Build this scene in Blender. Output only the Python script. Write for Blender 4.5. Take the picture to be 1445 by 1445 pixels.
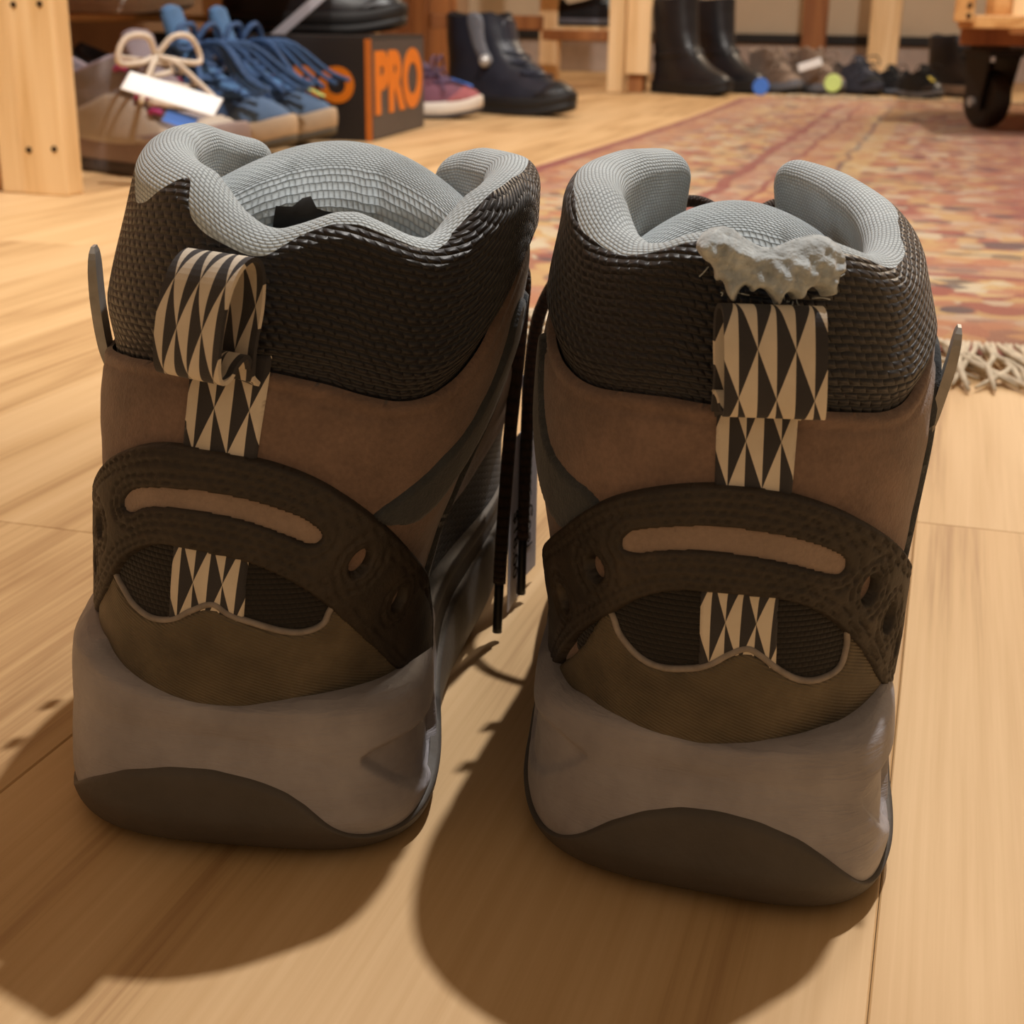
import bpy, bmesh, math, random
import numpy as np
from math import sin, cos, tan, pi, radians, atan2, sqrt
from mathutils import Vector, Matrix

random.seed(7)
rng = np.random.default_rng(11)
for o in list(bpy.data.objects):
    bpy.data.objects.remove(o)
SC = bpy.context.scene
COL = SC.collection

# ------------------------------------------------------------------ camera
CAM_H, PITCH, ROLL, FPX = .182, radians(19.3), radians(.9), 2000.0
fw = Vector((0, cos(PITCH), -sin(PITCH))); rt0 = Vector((1, 0, 0)); up0 = rt0.cross(fw)
rt = rt0*cos(ROLL)+up0*sin(ROLL); upv = -rt0*sin(ROLL)+up0*cos(ROLL)
cd = bpy.data.cameras.new('camera'); cam = bpy.data.objects.new('camera', cd); COL.objects.link(cam)
M = Matrix((rt, upv, -fw)).transposed().to_4x4(); M.translation = Vector((0, 0, CAM_H))
cam.matrix_world = M
cd.sensor_width = 36; cd.sensor_fit = 'HORIZONTAL'; cd.lens = FPX/1445*36
cd.clip_start = .01; cd.clip_end = 60
cd.dof.use_dof = True; cd.dof.focus_distance = .325; cd.dof.aperture_fstop = 32
SC.camera = cam

# ------------------------------------------------------------------ world, lamps, exposure
w = bpy.data.worlds.new('room_world'); SC.world = w; w.use_nodes = True
bg = w.node_tree.nodes['Background']; bg.inputs[0].default_value = (1.0, .70, .44, 1); bg.inputs[1].default_value = .092
def lamp(name, loc, power, col, radius):
    l = bpy.data.lights.new(name, 'POINT'); l.energy = power; l.color = col; l.shadow_soft_size = radius
    o = bpy.data.objects.new(name, l); COL.objects.link(o); o.location = loc
    return o
lamp('ceiling_lamp', (.49, 1.16, 2.40), 64, (1.0, .95, .90), .03)
lamp('ceiling_lamp', (1.9, 4.3, 2.45), 52, (1.0, .84, .66), .30)
sl = bpy.data.lights.new('added_rack_spot', 'SPOT'); sl.energy = 60; sl.color = (1.0, .94, .86); sl.shadow_soft_size = .06; sl.spot_size = radians(58); sl.spot_blend = .5  # unseen spot added to brighten the left rack, kept off the boots
so_ = bpy.data.objects.new('added_rack_spot', sl); COL.objects.link(so_); so_.location = (-.95, .15, 2.4)
so_.rotation_euler = (Vector((-.35, 1.95, .1))-so_.location).to_track_quat('-Z', 'Y').to_euler()
SC.view_settings.view_transform = 'Standard'; SC.view_settings.look = 'None'
SC.view_settings.exposure = 1.6; SC.view_settings.gamma = 1; SC.view_settings.use_curve_mapping = False

# ------------------------------------------------------------------ room frame (floor boards run along room y)
RA = radians(16.5)
def rm(x, y, z=0):
    return Vector((x*cos(RA)+y*sin(RA), -x*sin(RA)+y*cos(RA), z))

# ------------------------------------------------------------------ material helpers
def new_mat(name):
    m = bpy.data.materials.new(name); m.use_nodes = True
    nt = m.node_tree; b = nt.nodes['Principled BSDF']
    return m, nt, b
def nd(nt, t, **kw):
    n = nt.nodes.new(t)
    for k, v in kw.items(): setattr(n, k, v)
    return n
def lk(nt, a, b): nt.links.new(a, b)
def math_(nt, op, a, b=None):
    n = nd(nt, 'ShaderNodeMath', operation=op)
    for i, v in enumerate((a, b)):
        if v is None: continue
        if isinstance(v, (int, float)): n.inputs[i].default_value = v
        else: lk(nt, v, n.inputs[i])
    return n.outputs[0]
def coords(nt, kind='Object', scale=(1, 1, 1), loc=(0, 0, 0), rot=(0, 0, 0)):
    if kind == 'UV':
        s = nd(nt, 'ShaderNodeUVMap').outputs[0]
    else:
        s = nd(nt, 'ShaderNodeTexCoord').outputs[kind]
    mp = nd(nt, 'ShaderNodeMapping'); mp.inputs['Scale'].default_value = scale; mp.inputs['Location'].default_value = loc; mp.inputs['Rotation'].default_value = rot
    lk(nt, s, mp.inputs[0]); return mp.outputs[0]
def noise(nt, vec, scale, detail=3, rough=.5):
    n = nd(nt, 'ShaderNodeTexNoise'); n.inputs['Scale'].default_value = scale; n.inputs['Detail'].default_value = detail; n.inputs['Roughness'].default_value = rough
    lk(nt, vec, n.inputs['Vector']); return n.outputs[0]
def ramp(nt, fac, stops, interp='LINEAR'):
    r = nd(nt, 'ShaderNodeValToRGB'); e = r.color_ramp.elements; r.color_ramp.interpolation = interp
    while len(e) > 1: e.remove(e[-1])
    e[0].position = stops[0][0]; e[0].color = (*stops[0][1], 1)
    for p, c in stops[1:]:
        x = e.new(p); x.color = (*c, 1)
    lk(nt, fac, r.inputs[0]); return r.outputs[0]
def mixc(nt, fac, a, b, mode='MIX'):
    n = nd(nt, 'ShaderNodeMix', data_type='RGBA', blend_type=mode)
    for s, v in ((n.inputs[0], fac), (n.inputs[6], a), (n.inputs[7], b)):
        if isinstance(v, (int, float)): s.default_value = v
        elif isinstance(v, tuple): s.default_value = (*v, 1)
        else: lk(nt, v, s)
    return n.outputs[2]
def bump(nt, b, h, strength, dist):
    n = nd(nt, 'ShaderNodeBump'); n.inputs['Strength'].default_value = strength; n.inputs['Distance'].default_value = dist
    lk(nt, h, n.inputs['Height'])
    prev = b.inputs['Normal'].links
    if prev: lk(nt, prev[0].from_socket, n.inputs['Normal'])
    lk(nt, n.outputs[0], b.inputs['Normal'])
def srgb(r, g, b):
    f = lambda c: (c/255/12.92) if c/255 <= .04045 else ((c/255+.055)/1.055)**2.4
    return (f(r), f(g), f(b))

def plain(name, col, rough=.6, var=.25, nscale=40, metallic=0, bumpd=0, bscale=300, sheen=0, coat=0):
    m, nt, b = new_mat(name)
    c = coords(nt)
    dark = tuple(v*(1-var) for v in col); lite = tuple(min(1, v*(1+var*.6)) for v in col)
    f = noise(nt, c, nscale, 4)
    lk(nt, ramp(nt, f, [(.3, dark), (.7, lite)]), b.inputs['Base Color'])
    b.inputs['Roughness'].default_value = rough; b.inputs['Metallic'].default_value = metallic
    if sheen: b.inputs['Sheen Weight'].default_value = sheen; b.inputs['Sheen Roughness'].default_value = .6
    if coat: b.inputs['Coat Weight'].default_value = coat
    if bumpd: bump(nt, b, noise(nt, c, bscale, 3), .6, bumpd)
    return m

def suede(name, col, var=.35):
    m, nt, b = new_mat(name); c = coords(nt)
    dark = tuple(v*(1-var) for v in col); lite = tuple(v*(1+var*.7) for v in col)
    f1 = noise(nt, c, 70, 4, .6); f2 = noise(nt, c, 900, 2)
    base = ramp(nt, f1, [(.3, dark), (.72, lite)])
    lk(nt, mixc(nt, .25, base, ramp(nt, f2, [(.35, dark), (.65, lite)])), b.inputs['Base Color'])
    b.inputs['Roughness'].default_value = .95; b.inputs['Sheen Weight'].default_value = .25; b.inputs['Sheen Roughness'].default_value = .5
    bump(nt, b, noise(nt, c, 1500, 2), .5, .0004); bump(nt, b, noise(nt, c, 160, 3), .35, .0012)
    return m

def weave(name, col, dark, bw, bh, depth, rough=.8, sheen=.2, var=.2, wobble=.0, soft=.6, rp=.6):
    """knitted or woven cloth: staggered rounded ticks in rows, from the UV map, which is in metres (bw, bh in mm)"""
    m, nt, b = new_mat(name)
    uv = coords(nt, 'UV', (1000, 1000, 1000)); oc = coords(nt)
    wn = nd(nt, 'ShaderNodeTexNoise'); wn.inputs['Scale'].default_value = .22; wn.inputs['Detail'].default_value = 2; lk(nt, uv, wn.inputs['Vector'])
    wa = nd(nt, 'ShaderNodeVectorMath', operation='MULTIPLY_ADD'); lk(nt, wn.outputs['Color'], wa.inputs[0]); wa.inputs[1].default_value = (wobble*2, wobble, 0); lk(nt, uv, wa.inputs[2])
    sp = nd(nt, 'ShaderNodeSeparateXYZ'); lk(nt, wa.outputs[0], sp.inputs[0])
    v = math_(nt, 'MULTIPLY', sp.outputs[1], 1/bh); row = math_(nt, 'FLOOR', v)
    ridge = math_(nt, 'POWER', math_(nt, 'SINE', math_(nt, 'MULTIPLY', math_(nt, 'FRACT', v), pi)), rp)
    ph = math_(nt, 'ADD', math_(nt, 'MULTIPLY', sp.outputs[0], 1/bw), math_(nt, 'MULTIPLY', row, .5))
    ph = math_(nt, 'ADD', ph, math_(nt, 'MULTIPLY', math_(nt, 'FRACT', v), .2))
    tick = math_(nt, 'POWER', math_(nt, 'SINE', math_(nt, 'MULTIPLY', math_(nt, 'FRACT', ph), pi)), .5)
    h = math_(nt, 'MULTIPLY', ridge, math_(nt, 'ADD', math_(nt, 'MULTIPLY', tick, soft), 1-soft))
    f = noise(nt, oc, 60, 4)
    c1 = ramp(nt, f, [(.3, tuple(v_*(1-var) for v_ in col)), (.7, tuple(v_*(1+var*.5) for v_ in col))])
    lk(nt, mixc(nt, h, dark, c1), b.inputs['Base Color'])
    b.inputs['Roughness'].default_value = rough; b.inputs['Sheen Weight'].default_value = sheen
    bump(nt, b, h, .9, depth)
    bump(nt, b, noise(nt, oc, 900, 2), .3, .0004)
    return m

def webbing_mat(name):
    """pull loop tape: off-white and charcoal triangles, UV in metres (u across, v along)"""
    m, nt, b = new_mat(name)
    uv = nd(nt, 'ShaderNodeUVMap').outputs[0]
    sp = nd(nt, 'ShaderNodeSeparateXYZ'); lk(nt, uv, sp.inputs[0])
    a = math_(nt, 'SUBTRACT', math_(nt, 'FRACT', math_(nt, 'ADD', math_(nt, 'MULTIPLY', sp.outputs[0], 1/.0071), .62)), .5)
    tri = math_(nt, 'PINGPONG', math_(nt, 'MULTIPLY', sp.outputs[1], 1/.0094), 1.0)
    out_ = math_(nt, 'GREATER_THAN', math_(nt, 'ADD', math_(nt, 'MULTIPLY', math_(nt, 'ABSOLUTE', a), 2), tri), 1.0)
    lite = math_(nt, 'ABSOLUTE', math_(nt, 'SUBTRACT', math_(nt, 'LESS_THAN', a, 0.0), out_))
    wv = nd(nt, 'ShaderNodeTexChecker'); wv.inputs['Scale'].default_value = 1
    mp = nd(nt, 'ShaderNodeMapping'); mp.inputs['Scale'].default_value = (2600, 1700, 1); lk(nt, uv, mp.inputs[0]); lk(nt, mp.outputs[0], wv.inputs[0])
    n = noise(nt, coords(nt), 90, 3)
    l = mixc(nt, n, srgb(196, 186, 168), srgb(238, 230, 216)); d = mixc(nt, n, srgb(34, 34, 38), srgb(62, 61, 66))
    lk(nt, mixc(nt, lite, d, l), b.inputs['Base Color'])
    b.inputs['Roughness'].default_value = .8; b.inputs['Sheen Weight'].default_value = .15
    bump(nt, b, wv.outputs[1], .45, .0003)
    return m

def wood(name, a, b_, c_, axis=2, scale=1.0, rough=.5, rings=1.0, bumpd=.0005):
    m, nt, bs = new_mat(name)
    s = [9*scale]*3; s[axis] = .7*scale
    oi = nd(nt, 'ShaderNodeObjectInfo')
    tc = nd(nt, 'ShaderNodeTexCoord').outputs['Object']
    ad = nd(nt, 'ShaderNodeVectorMath', operation='ADD'); lk(nt, tc, ad.inputs[0])
    rv = nd(nt, 'ShaderNodeCombineXYZ')
    for i in range(3): lk(nt, math_(nt, 'MULTIPLY', oi.outputs['Random'], 13.7+5*i), rv.inputs[i])
    lk(nt, rv.outputs[0], ad.inputs[1])
    mp = nd(nt, 'ShaderNodeMapping'); mp.inputs['Scale'].default_value = s; lk(nt, ad.outputs[0], mp.inputs[0])
    big = noise(nt, mp.outputs[0], 1.2, 3, .55)
    mp2 = nd(nt, 'ShaderNodeMapping'); s2 = [130*scale]*3; s2[axis] = 2.4*scale; mp2.inputs['Scale'].default_value = s2; lk(nt, ad.outputs[0], mp2.inputs[0])
    fine = noise(nt, mp2.outputs[0], 2.2, 4, .65)
    sw = math_(nt, 'FRACT', math_(nt, 'MULTIPLY', big, 7*rings))
    sw = math_(nt, 'PINGPONG', math_(nt, 'MULTIPLY', sw, 2), 1.0)
    base = ramp(nt, math_(nt, 'ADD', math_(nt, 'MULTIPLY', sw, .35), math_(nt, 'MULTIPLY', fine, .65)), [(.25, a), (.45, b_), (.75, c_)])
    tint = ramp(nt, oi.outputs['Random'], [(0, (.975, .965, .955)), (.5, (1, 1, 1)), (1, (1.04, 1.03, 1.01))])
    lk(nt, mixc(nt, 1.0, base, tint, 'MULTIPLY'), bs.inputs['Base Color'])
    bs.inputs['Roughness'].default_value = rough
    bump(nt, bs, fine, .25, bumpd)
    return m

# ------------------------------------------------------------------ object helpers
def tag(o, label=None, cat=None, group=None, kind=None):
    if label: o['label'] = label
    if cat: o['category'] = cat
    if group: o['group'] = group
    if kind: o['kind'] = kind
    return o
def empty(name, loc=(0, 0, 0), rz=0, label=None, cat=None, group=None):
    o = bpy.data.objects.new(name, None); COL.objects.link(o); o.empty_display_size = .02
    o.location = loc; o.rotation_euler = (0, 0, rz)
    return tag(o, label, cat, group)
def obj(name, V, F, mat, parent=None, uv=None, smooth=True):
    me = bpy.data.meshes.new(name)
    me.from_pydata([tuple(map(float, v)) for v in V], [], [tuple(map(int, f)) for f in F])
    if uv is not None:
        ul = me.uv_layers.new(name='UVMap')
        li = np.zeros(len(me.loops), dtype=np.int32); me.loops.foreach_get('vertex_index', li)
        ul.data.foreach_set('uv', np.asarray(uv, dtype=np.float32)[li].ravel())
    if smooth: me.polygons.foreach_set('use_smooth', [True]*len(me.polygons))
    me.materials.append(mat); me.update()
    o = bpy.data.objects.new(name, me); COL.objects.link(o)
    if parent: o.parent = parent
    return o
def gfaces(nu, nv, cyc=False, base=0):
    """grid indexed [i*nv+j], i along u, j along v"""
    i = np.arange(nu if cyc else nu-1); j = np.arange(nv-1)
    I, J = np.meshgrid(i, j, indexing='ij'); I2 = (I+1) % nu
    return (np.stack([I*nv+J, I2*nv+J, I2*nv+J+1, I*nv+J+1], -1).reshape(-1, 4)+base).tolist()
def bm_obj(name, bm, mat, parent=None, smooth=False):
    me = bpy.data.meshes.new(name); bm.to_mesh(me); bm.free()
    if smooth: me.polygons.foreach_set('use_smooth', [True]*len(me.polygons))
    me.materials.append(mat)
    o = bpy.data.objects.new(name, me); COL.objects.link(o)
    if parent: o.parent = parent
    return o
def box_bm(size, loc=(0, 0, 0), bev=.002, bm=None, rot=None):
    b2 = bmesh.new(); bmesh.ops.create_cube(b2, size=1)
    bmesh.ops.scale(b2, vec=size, verts=b2.verts)
    if bev: bmesh.ops.bevel(b2, geom=b2.edges[:], offset=bev, segments=2, affect='EDGES', profile=.5)
    if rot is not None: bmesh.ops.rotate(b2, cent=(0, 0, 0), matrix=rot, verts=b2.verts)
    bmesh.ops.translate(b2, vec=loc, verts=b2.verts)
    if bm is None: return b2
    me = bpy.data.meshes.new('tmp'); b2.to_mesh(me); b2.free(); bm.from_mesh(me); bpy.data.meshes.remove(me)
    return bm
def box(name, size, loc, mat, parent=None, bev=.002, rot=None):
    return bm_obj(name, box_bm(size, loc, bev, None, rot), mat, parent)
def spline(pts, n):
    """Catmull-Rom through pts, n samples"""
    P = np.array(pts, float); P = np.vstack([2*P[0]-P[1], P, 2*P[-1]-P[-2]])
    m = len(P)-3; t = np.linspace(0, m-1e-9, n); k = t.astype(int); f = (t-k)[:, None]
    a, b, c, d = P[k], P[k+1], P[k+2], P[k+3]
    return .5*((2*b)+(-a+c)*f+(2*a-5*b+4*c-d)*f**2+(-a+3*b-3*c+d)*f**3)
def tube(pts, r, ns=8, flat=1.0, cap=True):
    """returns verts, faces of a tube; r may be an array"""
    P = np.asarray(pts, float); n = len(P); r = np.broadcast_to(np.asarray(r, float), (n,))
    T = np.gradient(P, axis=0); T /= np.linalg.norm(T, axis=1, keepdims=True)+1e-12
    up = np.array([0, 0, 1.0]) if abs(T[0][2]) < .9 else np.array([1.0, 0, 0])
    V = []; prev = None
    for i in range(n):
        if prev is None: a = np.cross(T[i], up)
        else: a = prev-T[i]*(prev@T[i])
        a /= np.linalg.norm(a)+1e-12; prev = a; b = np.cross(T[i], a)
        for k in range(ns):
            t = 2*pi*k/ns; V.append(P[i]+r[i]*(cos(t)*a+flat*sin(t)*b))
    F = []
    for i in range(n-1):
        for k in range(ns):
            k2 = (k+1) % ns; F.append((i*ns+k, i*ns+k2, (i+1)*ns+k2, (i+1)*ns+k))
    if cap: F.append(tuple(range(ns-1, -1, -1))); F.append(tuple((n-1)*ns+k for k in range(ns)))
    return np.array(V), F
def tube_obj(name, pts, r, mat, parent=None, ns=8, n=None, flat=1.0):
    if n: pts = spline(pts, n)
    V, F = tube(pts, r, ns, flat); return obj(name, V, F, mat, parent)
def join(lists):
    V = []; F = []; k = 0
    for v, f in lists:
        V.extend(list(v)); F.extend([tuple(i+k for i in q) for q in f]); k += len(v)
    return V, F
def text_mesh(name, s, size, mat, parent, mtx, extrude=.0003, bold=0.0, sx=1.0):
    cu = bpy.data.curves.new('text', 'FONT'); cu.body = s; cu.size = size; cu.extrude = extrude; cu.offset = bold
    cu.align_x = 'CENTER'; cu.align_y = 'CENTER'
    t = bpy.data.objects.new('text', cu); COL.objects.link(t)
    dg = bpy.context.evaluated_depsgraph_get(); me = bpy.data.meshes.new_from_object(t.evaluated_get(dg))
    bpy.data.objects.remove(t)
    me.transform(mtx @ Matrix.Diagonal((sx, 1, 1, 1))); me.materials.clear(); me.materials.append(mat); me.name = name
    o = bpy.data.objects.new(name, me); COL.objects.link(o); o.parent = parent
    return o
def vnoise(P, scale, seed=0, oct=3):
    """cheap smooth pseudo noise, -1..1, from summed sines"""
    r = np.random.default_rng(seed); out = 0; amp = 1
    P = np.asarray(P)
    for o in range(oct):
        for k in range(3):
            d = r.normal(size=P.shape[-1]); d /= np.linalg.norm(d)
            out = out+amp*np.sin((P@d)*scale*(2**o)*r.uniform(.7, 1.4)+r.uniform(0, 6.28))
        amp *= .5
    return out/4.5
def smooth(x):
    x = np.clip(x, 0, 1); return x*x*(3-2*x)

# ------------------------------------------------------------------ footwear surfaces (horizontal slices through a last)
SURF = {}
def reg(key, Z, tab, kern):
    zf = np.linspace(Z[0], Z[-1], 401); ker = np.hanning(kern); ker /= ker.sum(); out = {}
    for k in ('yb', 'w', 'ym', 'yf', 'wb', 'cx'):
        v = np.interp(zf, Z, np.array(tab[k], float))
        out[k] = np.convolve(np.pad(v, kern//2, mode='edge'), ker, mode='valid')
    SURF[key] = (zf, out, tab.get('shear', 0), tab.get('n', 2.3), tab.get('curve', 0))
UP_Z = [.00, .02, .035, .05, .065, .08, .095, .11, .125, .14, .155, .17]
COM = dict(yb=[.012, .010, .008, .006, .005, .005, .006, .008, .0095, .010, .010, .010],
           ym=[.055, .055, .055, .055, .056, .058, .060, .062, .063, .063, .063, .063],
           yf=[.278, .280, .278, .268, .235, .195, .165, .148, .138, .132, .128, .126],
           wb=[.049, .050, .049, .047, .044, .042, .043, .044, .043, .042, .041, .041])
reg('L', UP_Z, dict(COM, curve=.022, wb=[.049, .050, .050, .050, .051, .052, .049, .0445, .043, .042, .041, .041], w=[.0385, .0385, .0375, .037, .0385, .0415, .0450, .0465, .0460, .0445, .0425, .0415],
    cx=[0, 0, 0, .0005, .003, .0065, .0100, .0138, .0168, .0195, .022, .024]), 33)
reg('R', UP_Z, dict(COM, wb=[.049, .050, .049, .047, .044, .042, .042, .041, .037, .033, .030, .029], w=[.037, .037, .0365, .037, .0385, .0408, .0425, .0425, .0395, .0360, .034, .033],
    cx=[0, 0, 0, .0005, -.0005, -.001, -.001, -.0005, -.0012, -.002, -.003, -.003]), 33)
SO_Z = [-.002, 0, .004, .010, .020, .030, .040, .050, .060, .075]
SOC = dict(yb=[.008, .004, -.001, -.0035, -.0015, .0015, .004, .005, .006, .006], ym=[.05]*10,
           yf=[.278, .280, .287, .290, .291, .291, .290, .288, .285, .283],
           wb=[.046, .047, .050, .052, .053, .053, .052, .051, .050, .050], shear=.17, n=3.3)
SW = [.0415, .0425, .0440, .0450, .0445, .0435, .0428, .0422, .0415, .041]
reg('Ls', SO_Z, dict(SOC, curve=.022, w=SW, cx=[-.0025]*10), 41)
reg('Rs', SO_Z, dict(SOC, w=[v*.955 for v in SW], cx=[-.0015]*10), 41)
G_Z = [0, .02, .03, .04, .05, .06, .07, .08, .09, .10, .12, .15, .20, .30]
reg('G', G_Z, dict(yb=[.008, .006, .005, .006, .008, .010, .011, .012, .012, .012, .010, .008, .004, .0],
    ym=[.06]*14, yf=[.270, .275, .272, .262, .247, .224, .203, .186, .172, .160, .146, .136, .130, .130],
    w=[.034, .035, .035, .034, .033, .0325, .032, .032, .033, .034, .036, .038, .042, .045],
    wb=[.047, .048, .048, .046, .043, .040, .037, .035, .035, .035, .036, .038, .042, .045], cx=[0]*14), 9)
reg('Gs', [0, .1], dict(yb=[-.001, .001], ym=[.06, .06], yf=[.280, .282], w=[.037, .037], wb=[.050, .050], cx=[0, 0]), 9)
def base(S, phi, z):
    """point on the slice surface: phi 0 = heel centre, positive to the right, pi = toe"""
    ZF, ST, shear, n, curve = SURF[S]
    phi, z = np.broadcast_arrays(np.asarray(phi, float), np.asarray(z, float))
    phi = (phi+pi) % (2*pi)-pi
    yb, w, ym, yf, wb, cx = [np.interp(z, ZF, ST[k]) for k in ('yb', 'w', 'ym', 'yf', 'wb', 'cx')]
    a = np.abs(phi); s = np.where(phi < 0, -1, 1)
    ar = np.minimum(a, pi/2); c = np.cos(ar); sn = np.sin(ar)
    r = (np.abs(c)**n+np.abs(sn)**n)**(-1/n)
    xr = w*sn*r; yr = ym-(ym-yb)*c*r
    t = np.clip(a-pi/2, 0, pi/2); st = np.sin(t); ct = np.abs(np.cos(t)); nf = 2.5
    rf = (ct**nf+st**nf)**(-1/nf); yq = st*rf
    xf = (w+(wb-w)*smooth(yq*1.6))*ct*rf
    front = a > pi/2
    x = np.where(front, xf, xr)*s+cx*(1-np.where(front, .3*yq, 0)); y = np.where(front, ym+(yf-ym)*yq, yr)
    if curve: x = x+curve*smooth((y-.05)/.14)*(1-smooth((z-.085)/.035))
    if shear: y = y-shear*x*np.clip(1-(y-yb)/.09, 0, 1)
    return np.stack([x, y, z], -1)
def normal(S, phi, z, flat=False):
    e = 2e-3
    du = base(S, phi+e, z)-base(S, phi-e, z); dz = base(S, phi, z+6e-4)-base(S, phi, z-6e-4)
    n = np.cross(du, dz)
    if flat: n = n*np.array([1, 1, 0])
    return n/(np.linalg.norm(n, axis=-1, keepdims=True)+1e-12)
KU = .047
def chaikin(P, it=2):
    P = np.asarray(P, float)
    for _ in range(it):
        Q = np.roll(P, -1, 0); P = np.stack([.75*P+.25*Q, .25*P+.75*Q], 1).reshape(-1, 2)
    return P
def sdf(X, Y, poly):
    """signed distance, positive inside"""
    d = np.full(X.shape, 1e9); ins = np.zeros(X.shape, bool)
    n = len(poly)
    for i in range(n):
        ax, ay = poly[i]; bx, by = poly[(i+1) % n]
        ex, ey = bx-ax, by-ay; L = ex*ex+ey*ey+1e-18
        t = np.clip(((X-ax)*ex+(Y-ay)*ey)/L, 0, 1)
        d = np.minimum(d, (X-ax-t*ex)**2+(Y-ay-t*ey)**2)
        c = ((ay > Y) != (by > Y))
        ins ^= c & (X < (bx-ax)*(Y-ay)/((by-ay) if abs(by-ay) > 1e-12 else 1e-12)+ax)
    d = np.sqrt(d); return np.where(ins, d, -d)
def panel(name, S, poly, mat, parent, thick=.0015, r=.0012, b0=.001, holes=(), cell=.0008, fn=None, it=2, flat=False):
    """a cut piece of sheet material laid over the slice surface, with rounded raised edges"""
    P = chaikin(np.array(poly)*[KU, 1], it) if it else np.array(poly)*[KU, 1]
    lo = P.min(0)-2*cell; hi = P.max(0)+2*cell
    nu, nv = int((hi[0]-lo[0])/cell)+1, int((hi[1]-lo[1])/cell)+1
    U, Z = np.meshgrid(lo[0]+np.arange(nu)*cell, lo[1]+np.arange(nv)*cell, indexing='ij')
    D = sdf(U, Z, P)
    for h in holes: D = np.minimum(D, -sdf(U, Z, chaikin(np.array(h)*[KU, 1], 2)))
    gu, gz = np.gradient(D, cell)
    m = np.hypot(gu, gz)+1e-9
    snap = (D > -.78*cell) & (D < .45*cell)
    U2 = np.where(snap, U-D*gu/m, U); Z2 = np.where(snap, Z-D*gz/m, Z); D2 = np.where(snap, 0, D)
    ok = D > -.78*cell
    keep = ok[:-1, :-1] & ok[1:, :-1] & ok[1:, 1:] & ok[:-1, 1:]
    idx = np.arange(nu*nv).reshape(nu, nv)
    F = np.stack([idx[:-1, :-1][keep], idx[1:, :-1][keep], idx[1:, 1:][keep], idx[:-1, 1:][keep]], -1)
    # corner cells with three usable corners become triangles, so cut edges stay smooth
    c4 = [idx[:-1, :-1], idx[1:, :-1], idx[1:, 1:], idx[:-1, 1:]]; k4 = [ok[:-1, :-1], ok[1:, :-1], ok[1:, 1:], ok[:-1, 1:]]
    tri = []
    for q in range(4):
        mk = ~k4[q] & k4[(q+1) % 4] & k4[(q+2) % 4] & k4[(q+3) % 4]
        tri.append(np.stack([c4[(q+1) % 4][mk], c4[(q+2) % 4][mk], c4[(q+3) % 4][mk]], -1))
    tri = np.concatenate(tri)
    used = np.unique(np.concatenate([F.ravel(), tri.ravel()])); remap = np.full(nu*nv, -1); remap[used] = np.arange(len(used))
    u = U2.ravel()[used]; z = Z2.ravel()[used]; d = D2.ravel()[used]
    x = np.clip(d/r, 0, 1); off = b0+thick*np.sqrt(1-(1-x)**2)
    if fn is not None: off = fn(u, z, d, off)
    V = base(S, u/KU, z)+normal(S, u/KU, z, flat)*off[:, None]
    return obj(name, V, remap[F].tolist()+remap[tri].tolist(), mat, parent, uv=np.stack([u, z], -1))
def circ(phi, z, r, rz=None, n=10):
    rz = rz or r
    return [(phi+r*cos(2*pi*k/n)/KU, z+rz*sin(2*pi*k/n)) for k in range(n)]
def ipol(x, pts):
    P = np.array(pts, float); xs = P[:, 0]; ys = P[:, 1]
    # smooth (monotone-ish) interpolation
    xf = np.linspace(xs[0], xs[-1], 600); yf = np.interp(xf, xs, ys)
    k = np.hanning(15); k /= k.sum(); yf = np.convolve(np.pad(yf, 7, mode='edge'), k, mode='valid')
    return np.interp(x, xf, yf)

# ------------------------------------------------------------------ materials
MT = dict(
 taupe=suede('taupe_suede', srgb(128, 106, 94)),
 teal=suede('slate_suede', srgb(58, 62, 66)),
 mesh=weave('black_knit', srgb(22, 22, 32), srgb(8, 8, 12), 2.7, 1.65, .0012, .45, .15, wobble=1.0, soft=.6),
 mesh_fine=weave('black_heel_mesh', srgb(30, 26, 25), srgb(12, 11, 10), 1.6, 1.2, .0004, .85, .1),
 lining=weave('grey_lining_weave', srgb(216, 231, 240), srgb(150, 164, 174), 1.5, .85, .00042, .9, .3, wobble=.5, soft=.85, rp=.35),
 counter=None, strap=None, eva=None,
 rubber=plain('dark_rubber', srgb(82, 76, 70), .62, .18, 60, bumpd=.0003, bscale=500),
 piping=plain('grey_piping', srgb(150, 142, 136), .8, .25, 300),
 web=webbing_mat('triangle_webbing'),
 label=plain('black_label', srgb(14, 14, 16), .5, .2),
 lace=weave('brown_black_lace', srgb(70, 48, 34), srgb(10, 8, 8), 2.0, 1.5, .0004, .7, .1),
 black=plain('black_plastic', srgb(18, 17, 17), .45, .2),
 hook=plain('grey_metal', srgb(176, 174, 170), .4, .2, 200, metallic=.35),
 foam=plain('torn_pale_lining', srgb(186, 198, 204), .95, .35, 300, bumpd=.0022, bscale=420, sheen=.5),
 backing=suede('pale_taupe_backing', srgb(150, 132, 120), .2),
 insole=plain('dark_insole', srgb(30, 28, 28), .9, .2),
)
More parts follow.
